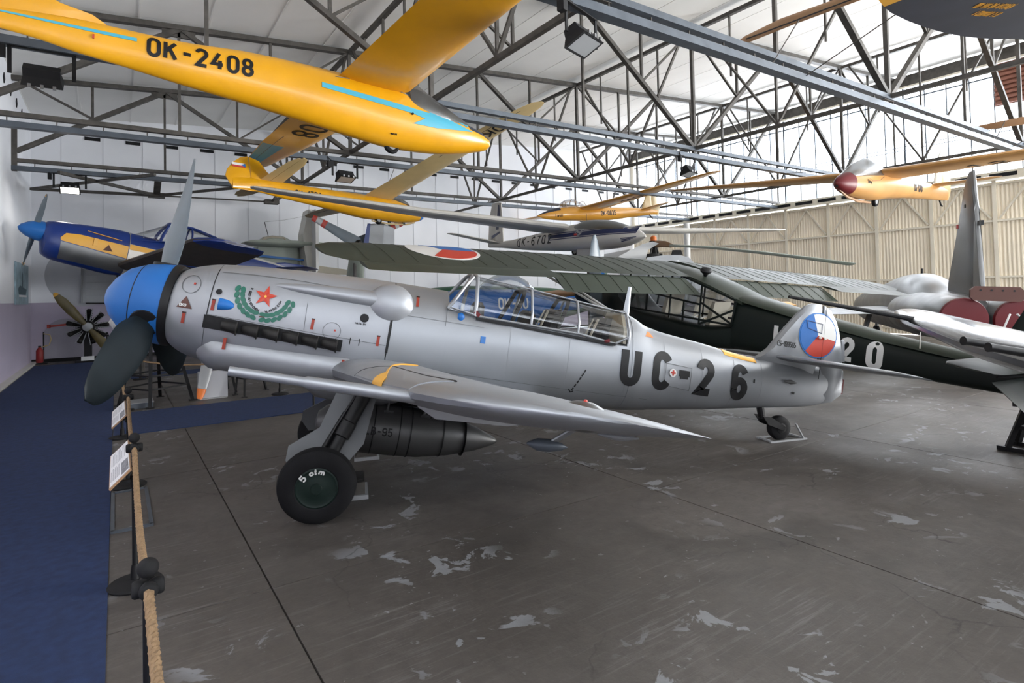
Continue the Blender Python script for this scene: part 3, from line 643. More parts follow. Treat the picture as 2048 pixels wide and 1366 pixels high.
# panel lines
def pline(pts, wd=.006, s=1, m='line_grey', nm='panel_line', off=.001, body=sk):
    mb = MB(); ribbon(mb, pts, wd, lambda a, b, o: body(a, b, o * .3 + off, s), .06, .006); return ob(nm, mb, m, F)
def vline(x, z0, z1, wd=.006, lean=0, s=1): pline([(x + lean * (z - z0), z) for z in [lerp(z0, z1, i / 10) for i in range(11)]], wd, s, 'black' if wd > .007 else 'line_faint' if wd < .0035 else 'line_grey')
for s in (1, -1):
    vline(6.982, .5, 1.03, .008, 0, s); vline(5.28, .42, 1.155, .026, 0, s); vline(6.1, .53, .80, .004, .05, s); vline(4.72, .78, .96, .005, 0, s)
    pline([(lerp(7.3, 4.0, i / 30), .54 - .02 * (i / 30)) for i in range(31)] if 0 else [(lerp(6.98, 5.3, i / 20), .545 - .05 * i / 20) for i in range(21)], .005, s)
    pline([(lerp(6.95, 5.35, i / 20), 1.0 - .04 * (i - 10) ** 2 / 100) for i in range(21)], .004, s)
    pline([(lerp(5.26, 2.2, i / 30), .30 + .0 * i) for i in range(31)], .003, s)
    for x in (4.0, 3.3, 2.55, 2.05, 1.5, 1.0, .55): vline(x, .35 if x > .8 else .45, .88 if x > 2.5 else (1.0 if x > 1.2 else .93), .003, 0, s)
    pline([(lerp(5.25, 4.3, i / 10), .83) for i in range(11)], .003, s)
# little markings on the cowl: red/black catch plates, hatches, breather, air scoop
def rect(x, z, wx, wz, m, nm='marking', lean=0, s=1, off=.0015): return ob(nm, fill([(x + wx / 2 + lean * wz / 2, z + wz / 2), (x - wx / 2 + lean * wz / 2, z + wz / 2), (x - wx / 2 - lean * wz / 2, z - wz / 2), (x + wx / 2 - lean * wz / 2, z - wz / 2)], lambda a, b, o: sk(a, b, o + off, s), .004), m, F)
for x, z in ((7.18, .48), (6.945, .64), (6.03, .60), (5.38, .53), (5.04, .99)): rect(x, z, .028, .105, 'brick', 'catch_plate'); rect(x, z + .05, .034, .012, 'black', 'catch_mark')
for x, z in ((6.78, .335), (5.68, .28)):
    p = V((x, .33 + .165, z)); ob('toggle_latch', MB().box((x, .487 if z > .3 else .475, z - .04), (.026, .02, .11)), 'brick', F, 0)
for x, z, h in ((5.65, .49, .07), (5.56, .49, .07)): rect(x, z, .008, h, 'black', 'marking')
for cx, cz, r_ in ((7.18, .80, .085), (5.84, .56, .085)):
    mb = MB(); ribbon(mb, circ(r_, 24, cx, cz) + circ(r_, 1, cx, cz), .005, lambda a, b, o: sk(a, b, o * .3 + .001)); ob('hatch_outline', mb, 'line_grey', F); rect(cx - .03, cz + .01, .018, .018, 'red', 'marking')
ob('warning_triangle', fill([(7.12, .57), (7.19, .68), (7.26, .57)], lambda a, b, o: sk(a, b, o + .001)), 'maroon', F)
ob('lettering', letter('OKO', .03, .22, lambda a, b, o: sk(7.235 - a, .583 + b, o + .004), .2), 'white', F)
ob('breather', MB().tube([sk(6.92, .77, -.01), sk(6.92, .77, .03)], [.028, .022], 14), 'black', F)
ob('breather', MB().tube([sk(5.55, .735, -.01), sk(5.55, .735, .012)], [.045, .042], 18), 'black', F)
ob('lettering', letter('NATA EN', .02, .2, lambda a, b, o: sk(5.63 - a, .665 + b, o + .002)), 'black', F)
mb = MB(); rs = []
for i in range(12):
    t = i / 11; x = lerp(6.90, 6.75, t); k_ = math.sqrt(max(0, 1 - t * t)); c_ = sk(x, .655, -.02)
    rs.append([c_ + V((0, .05 * k_ * math.cos(2 * PI * j / 14), .06 * k_ * math.sin(2 * PI * j / 14))) for j in range(14)])
ob('air_scoop', mb.rings(rs), 'spinner_blue', F)
mb = MB(); rs = []
for i in range(9):
    t = i / 8; k_ = math.sin(PI * (.15 + .85 * t)) ** .6; c_ = sk(lerp(4.60, 4.52, t), .90, -.01)
    rs.append([c_ + V((0, .03 * k_ * math.cos(2 * PI * j / 12), .05 * k_ * math.sin(2 * PI * j / 12))) for j in range(12)])
ob('air_scoop', mb.rings(rs), 'spinner_blue', F)
rect(4.30, .70, .055, .075, 'paint_blue', 'blue_patch')
ob('step_arrow', letter('-', .001, .1, lambda a, b, o: sk(3, .3, o)), 'black', F) if 0 else None
for i in range(6): pline([(lerp(3.07, 3.20, (i + .1) / 6), lerp(.55, .29, (i + .1) / 6)), (lerp(3.07, 3.20, (i + .85) / 6), lerp(.55, .29, (i + .85) / 6))], .016, 1, 'black', 'step_mark')
pline([(3.235, .31), (3.205, .275), (3.17, .29)], .014, 1, 'black', 'step_mark')
ob('warning_triangle', fill([(2.20, 1.03), (2.26, 1.11), (2.32, 1.03)], lambda a, b, o: sk(a, b, o + .001)), 'orange', F)
# emblem: star, wreath, motto
em = (6.505, .795)
def efm(a, b, o): return sk(em[0] - a, em[1] + b, o + .0015)
st = [(.108 * (1 if i % 2 == 0 else .40) * math.cos(R(84 + 36 * i)), .108 * (1 if i % 2 == 0 else .40) * math.sin(R(84 + 36 * i))) for i in range(10)]
se = ob('star', fill(st, efm, .006, .05), 'star_red', F)
for i in range(0, 10, 2): ob('star_facet', fill([(0, 0), st[i], st[(i + 1) % 10]], lambda a, b, o: efm(a, b, o + .002), .005), 'star_dark', se)
ob('star_centre', fill(circ(.012, 10), lambda a, b, o: efm(a, b, o + .004), .004), 'gold', se)
wr = ob('wreath', fill([(-.02, -.19), (.03, -.19), (.028, -.18), (-.02, -.18)], lambda a, b, o: efm(a, b - .012, o)), 'maroon', F)
for s in (-1, 1):
    for k in range(7):
        a0 = 262 - 0 * s + s * (11 + k * 13.2); rr = .205 + .006 * k
        for q, dr in enumerate((-.028, .022)):
            ca, cb = (rr + dr) * math.cos(R(a0)), (rr + dr) * math.sin(R(a0)); ta = R(a0 + 90 * s + (20 if q else -20) * s)
            lf = [(ca + .033 * math.cos(u) * math.cos(ta) - .0215 * math.sin(u) * math.sin(ta), cb + .033 * math.cos(u) * math.sin(ta) + .0215 * math.sin(u) * math.cos(ta)) for u in [2 * PI * i / 10 for i in range(10)]]
            ob('laurel_leaf', fill(lf, efm, .005), 'leaf_green', wr)
def arctext(text, r_, a0, a1, h):
    mb = MB(); n = len(text)
    for i, ch in enumerate(text):
        a = R(lerp(a0, a1, i / (n - 1))); ca, cb = r_ * math.cos(a), r_ * math.sin(a); ta = a + PI / 2
        letter(ch, h, .2, lambda x, y, o: efm(ca + (x - .26 * h) * math.cos(ta) - y * math.sin(ta), cb + (x - .26 * h) * math.sin(ta) + y * math.cos(ta), o), .3, 1, mb)
    return mb
ob('motto', arctext('V SOCIALISTICKEM', .158, 158, 253, .024), 'black', F); ob('motto', arctext('VLASTNICTVI', .158, 281, 352, .024), 'black', F)
# side code UC-26 (both sides)
for s in (1, -1):
    fm = (lambda a, b, o: sk(2.64 - a, .43 + b, o + .001)) if s > 0 else (lambda a, b, o: sk(.68 + a, .43 + b, o + .001, -1))
    cd_ = MB(); x = 0
    for ch, h_, gx in (('U', .46, 0), ('C', .46, .43), ('2', .45, 1.06), ('6', .45, 1.60)):
        letter(ch, h_, .21, lambda a, b, o, gx=gx: fm(a + gx + .045, b, o), .3, .72, cd_)
    letter('-', .45, .21, lambda a, b, o: fm(a + .81, b, o), .3, .6, cd_); ob('side_code', cd_, 'black', F)
rc = ob('first_aid_mark', fill(circ(.048, 20, 1.93, .655), lambda a, b, o: sk(a, b, o + .006)), 'white', F)
for w_, h_ in ((.022, .065), (.065, .022)): ob('cross', fill([(1.93 - w_ / 2, .655 - h_ / 2), (1.93 + w_ / 2, .655 - h_ / 2), (1.93 + w_ / 2, .655 + h_ / 2), (1.93 - w_ / 2, .655 + h_ / 2)], lambda a, b, o: sk(a, b, o + .011)), 'red', rc)
mb = MB(); ribbon(mb, [(2.03, .76), (1.66, .74), (1.66, .47), (2.03, .50), (2.03, .76)], .004, lambda a, b, o: sk(a, b, o * .3 + .001)); ob('hatch_outline', mb, 'line_grey', F)
rect(1.76, .665, .15, .075, 'black', 'hatch_window')
ob('yellow_band', fill([(1.13, 1.0), (1.13, 1.068), (.62, .985), (.62, .93)], lambda a, b, o: rear.side(a, min(b, rear.at(a)[1] - .0004), 1, .004 + o), .006), 'yellow_paint', F)
mb = MB(); rs = []
for i in range(11):
    x = lerp(1.13, .62, i / 10); rs.append([rear.pt(x, R(lerp(55, 125, j / 10)), .004) for j in range(11)] + [rear.pt(x, R(lerp(125, 55, j / 10)), -.004) for j in range(11)])
ob('yellow_band', mb.rings(rs), 'yellow_paint', F)
# canopy
def can(x, u, zt, wb=.385, zb=.935, wt=.215):
    """u 0..1 round the hood from the left sill over the top to the right sill"""
    q = [(wb, zb), (wb * .985, lerp(zb, zt, .3)), (lerp(wb, wt, .72), lerp(zb, zt, .78)), (wt, zt - .025), (wt * .55, zt), (0, zt + .006)]
    q = q + [(-a, b) for a, b in reversed(q[:-1])]; t = u * (len(q) - 1); i = min(int(t), len(q) - 2); f = t - i
    return V((x, lerp(q[i][0], q[i + 1][0], f), lerp(q[i][1], q[i + 1][1], f)))
def hood(name, x0, z0, x1, z1, xb0=None, xb1=None, zb0=.945, zb1=.935):
    mb = MB(); n = 20; xb0 = x0 if xb0 is None else xb0; xb1 = x1 if xb1 is None else xb1
    for xa, xb, z, zb in ((x0, xb0, z0, zb0), (x1, xb1, z1, zb1)):
        for j in range(n + 1):
            p = can(xa, j / n, z, .385, zb); t = (p.z - zb) / (z - zb); mb.v.append((lerp(xb, xa, t), p.y, p.z))
    mb.f = [(j, j + 1, n + 2 + j, n + 1 + j) for j in range(n)]; return ob(name, mb, 'canopy', F, 40)
hood('windscreen_glass', 4.46, 1.375, 4.42, 1.38, 4.72, 4.42, .97, .945)
hood('hood_glass', 4.42, 1.38, 3.78, 1.345); hood('hood_glass', 3.78, 1.345, 3.22, 1.315); hood('hood_glass', 3.22, 1.315, 2.58, 1.275, None, None, .935, .905)
def arch(x, zt, r_, xb=None, m='silver', nm='hood_frame', par=None, zb=.935):
    xb = x if xb is None else xb; pts = []
    for j in range(21):
        p = can(x, j / 20, zt, .388, zb); t = (p.z - zb) / (zt - zb); pts.append((lerp(xb, x, t), p.y * 1.01, p.z + .004))
    return ob(nm, MB().tube(pts, r_, 8), m, F)
arch(4.42, 1.382, .022); arch(3.78, 1.348, .016); arch(3.22, 1.318, .014); arch(2.585, 1.275, .016, zb=.905); arch(4.47, 1.378, .018, 4.72, zb=.965)
for s in (1, -1):
    ob('hood_frame', MB().tube([(4.42, s * .388, .94), (3.2, s * .388, .93), (2.75, s * .388, .885), (2.585, s * .386, .985)], .015, 8), 'silver', F)
    ob('hood_frame', MB().tube([(4.43, s * .216, 1.372), (3.78, s * .216, 1.338), (2.59, s * .216, 1.262)], .008, 6), 'silver', F)
    ob('hood_frame', MB().tube([(4.44, s * .388, .95), (4.72, s * .388, .99), (4.47, s * .235, 1.36)], .018, 8), 'silver', F)
    ob('sill_rail', MB().bar((4.4, s * .40, .915), (2.75, s * .40, .875), .02, .03), 'black', F, 0)
    ob('hood_catch', MB().box((4.40, s * .40, .965), (.07, .02, .04), Matrix.Rotation(R(-35), 3, 'Y')), 'dark_red', F, 0); ob('hood_catch', MB().box((2.86, s * .40, .90), (.07, .02, .035), Matrix.Rotation(R(25), 3, 'Y')), 'dark_red', F, 0)
# things in the cockpit: bulkhead, roll bars, seats, panels
ob('rear_bulkhead', MB().prism([(-.36, .90), (.36, .90), (.34, 1.05), (.20, 1.25), (-.20, 1.25), (-.34, 1.05)], lambda a, b: (2.60, a, b), lambda a, b: (2.64, a, b)), 'tan', F, 0)
for x in (4.0 - .12, 3.34):
    for s in (1, -1): ob('roll_bar', MB().tube([(x + .10, s * .30, .93), (x, s * .24, 1.2), (x - .03, s * .18, 1.30), (x - .03, 0, 1.31)], .024, 8), 'black_matt', F)
for x in (3.62, 2.98):
    s_ = ob('pilot_seat', MB().prism([(x - .2, .62), (x + .16, .62), (x + .18, .70), (x - .08, .72), (x - .17, 1.16), (x - .24, 1.17)], lambda a, b: (a, -.2, b), lambda a, b: (a, .2, b)), 'black_matt', F, 0)
    for s in (1, -1): ob('harness_strap', MB().bar((x - .12, s * .07, 1.14), (x + .02, s * .09, .74), .035, .012), 'tan', s_, 0)
for x in (4.30, 3.70): ob('instrument_panel', MB().prism([(-.30, .93), (.30, .93), (.27, 1.05), (.12, 1.10), (-.12, 1.10), (-.27, 1.05)], lambda a, b: (x, a, b), lambda a, b: (x + .05, a, b)), 'black_matt', F, 0)
ob('aerial_mast', MB().rings([[V((2.50 + .045 * k * math.cos(a) - .02, .012 * k * math.sin(a), z)) for a in [2 * PI * j / 10 for j in range(10)]] for z, k in ((1.22, 1), (1.4, .8), (1.6, .45))]), 'silver', F)
hp = ob('fairing_hump', rear.mesh(2.1, 2.5, 36, .05, .006), 'silver', F)
# fin and rudder
finp = [(.60, .97), (.42, 1.12), (.23, 1.39), (.02, 1.66), (-.10, 1.79), (-.22, 1.845), (-.36, 1.85), (-.40, .80), (.2, .80)]
rudp = [(-.405, 1.845), (-.52, 1.79), (-.63, 1.66), (-.70, 1.52), (-.78, 1.28), (-.83, .95), (-.86, .70), (-.70, .57), (-.47, .52), (-.43, .80)]
ob('fin', MB().plate(finp, lambda a, b, o: V((a, o, b)), .12, .8, .3), 'silver', F); ob('rudder', MB().plate(rudp, lambda a, b, o: V((a, o, b)), .085, .8, .35), 'silver', F)
ob('rudder_tab', MB().box((-.80, 0, 1.28), (.05, .03, .30), Matrix.Rotation(R(9), 3, 'Y')), 'silver', F, 0)
ob('rudder_light', MB().box((-.855, 0, .80), (.03, .04, .2)), 'dark_red', F, 0)
def ffm(a, b, o): return V((a, .062 + o, b))
rd = ob('roundel', fill(circ(.305, 40, -.315, 1.425), ffm, .004, .4), 'paint_blue', F)
ob('roundel_white', fill([(-.315, 1.425)] + circ(.29, 16, -.315, 1.425, 105, 105 - 120 + 0)[::1], lambda a, b, o: ffm(a, b, o + .004), .003, .4), 'white', rd) if 0 else None
def wedge(a0, a1, m, nm): ob(nm, fill([(-.315, 1.425)] + [(-.315 - .288 * math.cos(R(lerp(a0, a1, i / 14))), 1.425 + .288 * math.sin(R(lerp(a0, a1, i / 14)))) for i in range(15)], lambda a, b, o: ffm(a, b, o + .004), .003, .4), m, rd)
wedge(-8, 112, 'white', 'roundel_white'); wedge(-128, -8, 'star_red', 'roundel_red'); wedge(112, 232, 'cobalt', 'roundel_blue')
ob('serial_number', letter('CS-199565', .072, .13, lambda a, b, o: V((.30 - a, .058 + o, 1.20 + b + a * .02)), .2, .66), 'black', F)
ob('hinge_line', MB().tube([(-.40, .066, 1.82), (-.405, .066, .85)], .004, 6), 'black', F)
for dx in (.0, -.08): ob('rudder_balance', MB().lathe([(-.02, .012), (0, .02), (.02, .012)], 12, (-.34 + dx, .075, 1.40), (0, 1, 0)), 'cream', F)
mb = MB(); ribbon(mb, [(-.10, 1.60), (-.36, 1.585), (-.36, 1.46), (-.14, 1.50), (-.10, 1.60)], .007, lambda a, b, o: V((a, .071 + o * .4, b))); ob('hatch_outline', mb, 'navy', F)
# tailplane
tp = Wing([(.02, .30, 1.0, 1.055, .085, 0), (.9, .17, .86, 1.055, .08, 0), (1.35, .05, .72, 1.055, .08, 0), (1.52, -.08, .50, 1.055, .07, 0), (1.58, -.22, .2, 1.055, .06, 0)])
for s in (1, -1):
    ob('tailplane', tp.mesh(s, f1=.62), 'silver', F); ob('elevator', tp.mesh(s, .12, 1.52, 6, .63, .995), 'silver', F)
    ob('elevator_balance', tp.mesh(s, 1.30, 1.56, 6, .45, .64), 'silver', F)
    ob('tail_strut_cuff', MB().lathe([(-.09, .01), (0, .03), (.1, .01)], 12, (.1, s * .145, .76)), 'aluminium', F)
rect(.68, .70, .02, .045, 'black', 'lifting_hole'); rect(.0, .62, .04, .03, 'black', 'lifting_hole')
# wings
wg = Wing([(.22, 5.80, 2.28, .14, .165, 2), (1.2, 5.70, 2.02, .245, .155, 2), (2.5, 5.61, 1.68, .39, .14, 1.5), (3.8, 5.51, 1.33, .535, .12, 1), (4.4, 5.45, 1.16, .61, .115, 1), (4.72, 5.38, .99, .65, .105, 1), (4.88, 5.26, .74, .672, .095, 1), (4.955, 5.08, .38, .685, .08, 1), (4.965, 4.98, .16, .688, .06, 1)])
for s in (1, -1):
    ob('wing', wg.mesh(s, n=16), 'silver', F); sl_ = ob('leading_edge_slat', wg.patch(s, True, 2.55, 4.35, .004, .145, .004, 10, 6), 'silver', F)
    mb = MB(); ribbon(mb, [(2.52, .002), (2.52, .15), (4.38, .15), (4.38, .002)], .012, lambda a, b, o: wg.surf(a, b, True, s, .001 + o * .2), .2); 
    ob('panel_line', MB().tube([wg.surf(y, f, True, s, .003) for y, f in [(2.54, lerp(.002, .15, i / 6)) for i in range(7)] + [(lerp(2.54, 4.36, i / 10), .15) for i in range(1, 11)]], .0045, 5), 'black', F)
    ob('aileron', wg.patch(s, True, 2.6, 4.4, .76, .992, .004, 8, 4), 'silver', F); ob('flap', wg.patch(s, False, .75, 2.55, .74, .985, .03, 8, 4), 'slat_grey', F)
    yb = [(3.62, .0), (3.5, .025), (3.1, .07), (2.4, .14), (1.6, .23), (.85, .34)]; mb = MB(); rs = []
    for i in range(31):
        t = i / 30 * 5; k = min(int(t), 4); a = lerp(yb[k][0], yb[k + 1][0], t - k); b = lerp(yb[k][1], yb[k + 1][1], t - k)
        rs.append([wg.surf(a + q, b + d, True, s, o) for q, d, o in ((.17, 0, .010), (-.17, .03 * min(1, t), .010), (-.17, .03 * min(1, t), -.004), (.17, 0, -.004))])
    ob('yellow_wing_band', mb.rings(rs), 'yellow_paint', F)
    # root fillet
    mb = MB(); rs = []
    for i in range(15):
        t = i / 14; x = lerp(5.84, 3.75, t); k_ = math.sin(PI * (.06 + .9 * t)) ** .6; c_ = V((x, s * .33, .17 + .01 * t))
        rs.append([c_ + V((0, s * .20 * k_ * math.cos(2 * PI * j / 16), .13 * k_ * math.sin(2 * PI * j / 16))) for j in range(16)])
    ob('wing_fillet', mb.rings(rs), 'silver', F)
    ob('radiator_housing', MB().rings([[V((x, s * (1.45 + .42 * q * a), .20 + s * 0 - d * b)) for a, b in ((-1, -.3), (1, -.8), (.95, 1), (-.95, 1))] for x, q, d in ((5.05, .9, .06), (4.9, 1, .13), (4.3, 1, .12), (3.9, .9, .05))]), 'slat_grey', F, 30)
    lc = V((4.93, s * 4.79, .665)); ob('navigation_light', MB().rings([[lc + V((.085 * math.cos(a) * math.sin(q), s * .09 * math.sin(a) * math.sin(q), .05 * math.cos(q))) for a in [2 * PI * j / 16 for j in range(16)]] for q in [PI * i / 8 for i in range(9)]]), 'canopy_dull', F)
    ob('lamp_bulb', MB().lathe([(-.02, .004), (0, .016), (.02, .004)], 10, lc + V((0, 0, .035)), (0, 0, 1)), 'red' if s > 0 else 'green_leaf', F)
    a1 = V((4.74, s * 4.0, .40)); a0 = V((4.56, s * 4.0, .53))
    ob('mass_balance_arm', MB().tube([a0, a1], [.022, .02], 10, .5), 'silver', F); ob('mass_balance', MB().lathe([(-.10, .003), (-.07, .018), (-.01, .03), (.05, .028), (.085, .012), (.10, .003)], 14, a1), 'steel_blue', F)
    ob('aileron_hinge', MB().lathe([(-.10, .004), (-.03, .018), (.02, .018), (.09, .004)], 10, V((4.55, s * 4.3, .53))), 'silver', F)
ob('pitot_tube', MB().tube([wg.P(4.35, .03, 0, 1) + V((0, 0, -.01)), wg.P(4.35, .0, 0, 1) + V((.36, 0, -.005)), wg.P(4.35, .0, 0, 1) + V((.37, 0, -.005)), wg.P(4.35, .0, 0, 1) + V((.62, 0, 0))], [.024, .022, .017, .017], 12), 'silver', F)
# main gear
WX, WZ = 5.71, -.764
for s in (1, -1):
    top = V((5.40, s * .70, .12)); wc = V((WX, s * 1.06, WZ)); leg = V((WX - .02, s * .94, WZ + .10))
    g = ob('main_gear_leg', MB().tube([top, top.lerp(leg, .45), top.lerp(leg, .46), top.lerp(leg, .62), top.lerp(leg, .63), leg], [.075, .072, .08, .08, .058, .06], 16), 'black', F)
    ob('torque_link', MB().bar(top.lerp(leg, .35) + V((.07, 0, 0)), leg + V((.06, 0, .1)), .03, .04), 'black_matt', g); ob('brake_line', MB().tube([top + V((.06, s * .04, 0)), top.lerp(leg, .5) + V((.09, s * .05, 0)), leg + V((.07, s * .03, .08))], .012, 6), 'black', g)
    ob('axle', MB().tube([leg, wc + V((0, s * .08, 0))], .045, 12), 'black', g)
    wh = ob('main_wheel', MB().lathe([(-.085, .17), (-.093, .23), (-.085, .29), (-.055, .328), (0, .34), (.055, .328), (.085, .29), (.093, .23), (.085, .19), (.06, .17)], 48, wc, (0, s * .995, -.1)), 'rubber', F)
    ob('wheel_hub', MB().lathe([(.03, .19), (.075, .185), (.08, .17), (.072, .15), (.085, .09), (.09, .05), (.10, .045), (.10, .03)], 40, wc, (0, s * .995, -.1)), 'hub_green', wh)
    if s > 0:
        mb = MB()
        for i, ch in enumerate('5 atm'):
            a = R(lerp(150, 82, i / 4)); r_ = .115
            letter(ch, .062, .2, lambda x, y, o: wc + V((-(r_ * math.cos(a) + (x - .02) * math.sin(a) + y * math.cos(a)), .092 + o, r_ * math.sin(a) - (x - .02) * math.cos(a) + y * math.sin(a))), .3, 1, mb)
        ob('tyre_pressure_text', mb, 'white', wh)
    dp = [(5.66, .10), (5.30, .10), (5.36, -.42), (5.50, -.62), (5.62, -.66), (5.92, -.74), (6.02, -.62), (6.02, -.50), (5.78, -.32)]
    nrm = (leg - top).normalized()
    ob('gear_door', MB().prism(dp, lambda a, b: V((a, s * (.62 + .30 * (.12 - b) / .85), b)), lambda a, b: V((a, s * (.64 + .30 * (.12 - b) / .85), b))), 'gear_grey', F, 0)
    ch_ = thing('wheel_chock', 'grey steel chock behind the fighter %s main wheel' % ('near' if s > 0 else 'far'), 'chock', (0, 0, 0))
    wp = Matrix.Rotation(R(HDG), 3, 'Z') @ (V((5.45, .34, 0)) if s > 0 else V((5.28, -1.06, 0))) + V((7.253, 4.505, 0)); rz = Matrix.Rotation(R(HDG), 3, 'Z')
    ob('base_plate', MB().box(wp + V((0, 0, .02)), (.30, .42, .04), rz), 'slat_grey', ch_, 0); ob('ramp', MB().prism([(-.12, .04), (.14, .04), (.06, .15), (-.12, .16)], lambda a, b: wp + rz @ V((a, -.18, b)), lambda a, b: wp + rz @ V((a, .18, b))), 'steel', ch_, 0)
    ob('tread_bar', MB().box(wp + rz @ V((-.03, 0, .17)), (.16, .3, .02), rz), 'engine_dark', ch_, 0)
# drop tank with its rack
dt = ob('drop_tank', MB().lathe([(3.84, .0), (3.86, .025), (3.90, .05), (4.1, .13), (4.4, .21), (4.75, .262), (5.05, .272), (5.35, .268), (5.6, .24), (5.75, .185), (5.83, .11), (5.85, .0)], 40, (0, 0, -.43)), 'tank', F)
for x in (4.25, 4.5, 4.86, 4.98, 5.25): ob('tank_seam', MB().lathe([(x - .006, .2), (x - .006, .2725 if x > 4.6 else {4.25: .178, 4.5: .232}[x]), (x + .006, .2735 if x > 4.6 else {4.25: .180, 4.5: .234}[x]), (x + .006, .2)], 40, (0, 0, -.43)), 'black', dt)
ob('lettering', letter('LB-95', .085, .17, lambda a, b, o: V((5.32 - a, math.sqrt(max(.0, .271 ** 2 - (b - .02) ** 2)) + .002 + o, -.43 + b - .02)), .3, .85), 'black', dt)
ob('bomb_rack', MB().rings([[V((x, q * .10 * math.cos(2 * PI * j / 12), -.06 + q * .10 * math.sin(2 * PI * j / 12))) for j in range(12)] for x, q in ((5.5, .3), (5.3, 1), (4.5, 1), (4.2, .3))]), 'engine_dark', F)
for x in (5.12, 4.72, 4.60): ob('rack_strut', MB().tube([(x, .07, -.08), (x + .02, .16, -.23)], .012, 6), 'aluminium', F); ob('rack_pad', MB().box((x, .17, -.22), (.10, .05, .015), Matrix.Rotation(R(40), 3, 'X')), 'aluminium', F, 0)
ob('chin_radiator', MB().rings([[V((x, .22 * q * math.cos(2 * PI * j / 18), .0 + .17 * q * math.sin(2 * PI * j / 18) - .03)) for j in range(18)] for x, q in ((6.0, .4), (5.9, .85), (5.6, 1), (5.2, .9), (4.9, .4))]), 'silver', F)
# tail wheel and its chock
ob('tail_leg', MB().tube([(.42, 0, .45), (.34, 0, .25)], .05, 10), 'black', F); ob('tail_fork', MB().prism([(.40, .27), (.27, .27), (.03, .17), (.05, .12), (.30, .17)], lambda a, b: (a, -.09, b), lambda a, b: (a, -.07, b)), 'black', F, 0); ob('tail_fork', MB().prism([(.40, .27), (.27, .27), (.03, .17), (.05, .12), (.30, .17)], lambda a, b: (a, .07, b), lambda a, b: (a, .09, b)), 'black', F, 0)
tw = ob('tail_wheel', MB().lathe([(-.06, .06), (-.065, .11), (-.05, .145), (0, .16), (.05, .145), (.065, .11), (.06, .06)], 32, (.07, 0, .145), (0, 1, 0)), 'rubber', F); ob('tail_hub', MB().lathe([(.04, .07), (.066, .065), (.07, .03)], 20, (.07, 0, .145), (0, 1, 0)), 'black', tw)
tc_ = thing('tail_chock', 'small grey folding chock holding the fighter tail wheel', 'chock', (0, 0, 0))
bp_ = V((7.253, 4.505, 0)); rz = Matrix.Rotation(R(HDG), 3, 'Z')
for s in (1, -1): ob('side_rail', MB().bar(bp_ + rz @ V((.28, s * .13, .012)), bp_ + rz @ V((-.28, s * .13, .012)), .03, .02), 'slat_grey', tc_, 0); ob('upright', MB().bar(bp_ + rz @ V((-.24, s * .13, .01)), bp_ + rz @ V((-.12, s * .13, .22)), .025, .015), 'slat_grey', tc_, 0)
ob('cross_bar', MB().bar(bp_ + rz @ V((.24, -.14, .012)), bp_ + rz @ V((.24, .14, .012)), .03, .022), 'slat_grey', tc_, 0); ob('cross_bar', MB().bar(bp_ + rz @ V((-.26, -.14, .012)), bp_ + rz @ V((-.26, .14, .012)), .03, .022), 'slat_grey', tc_, 0)
# ---------------------------------------------------------------- gliders hung under the roof
def cable_to(t, p_local, y_truss, nm='cable'):
    """steel wire from a point of the hung glider up to the runway beam of a roof truss"""
    mw = Matrix.LocRotScale(t.location, t.rotation_euler, None); p = mw @ V(p_local); x2 = p.x
    q = mw.inverted() @ V((x2, y_truss, ZR - .07)); ob(nm, MB().tube([p_local, q], .008, 5), 'steel', t)
def glider(name, label, ps, body, wing, fin, rud, stab, mats, cables=(), grp='gliders hung under the roof', dzr=0, sec=None):
    t = thing(name, label, 'glider', ps['loc'], ps['rot'], grp)
    b = Body(body); f = ob('fuselage', b.mesh(None, None, 36, .08), mats[0], t); W_ = Wing(wing); ws = []
    for s in (1, -1):
        Wk = Wing(sec) if (sec and s > 0) else W_; ws.append(ob('wing', Wk.mesh(s, f1=1), mats[1], t))
        yr = (sec if (sec and s > 0) else wing)[-3][0]
        for top in (True, False): ob('aileron_line', MB().tube([Wk.surf(lerp(yr * .52, yr, i / 8), .76, top, s, .002) for i in range(9)], .006, 5), 'line_grey', ws[-1])
    ob('fin', MB().plate(fin, lambda a, c, o: V((a, o, c)), .09, .8, .3), mats[2], t); ob('rudder', MB().plate(rud, lambda a, c, o: V((a, o, c)), .07, .8, .3), mats[3], t)
    S_ = Wing(stab)
    for s in (1, -1): ob('tailplane', S_.mesh(s, f1=.6), mats[1], t); ob('elevator', S_.mesh(s, stab[0][0], stab[-2][0], 5, .61, .99), mats[1], t)
    for pl_, yt in cables: cable_to(t, pl_, yt)
    return t, b, W_
def side_text(t, b, text, x0, z0, h, sgn, fwd, wt=.16, sx=.8, gap=.3, m='black', nm='registration', tilt=0, off=.003):
    d = 1 if fwd else -1; return ob(nm, letter(text, h, wt, lambda a, c, o: b.side(x0 + d * a, z0 + c + a * tilt, sgn, off + o), gap, sx), m, t)
def wing_text(t, W_, text, y0, fr0, h, sgn, out, top=False, wt=.15, sx=.8, m='black', gap=.3):
    d = 1 if out else -1; return ob('wing_registration', letter(text, h, wt, lambda a, c, o: W_.surf(y0 + d * a, fr0 - c / W_.at(y0 + d * a)[2], top, sgn, .003 + o), gap, sx), m, t)
def stripe(t, b, poly, sgn, m, nm='stripe', off=.002): return ob(nm, fill(poly, lambda a, c, o: b.side(a, c, sgn, off + o), .005, .12), m, t)
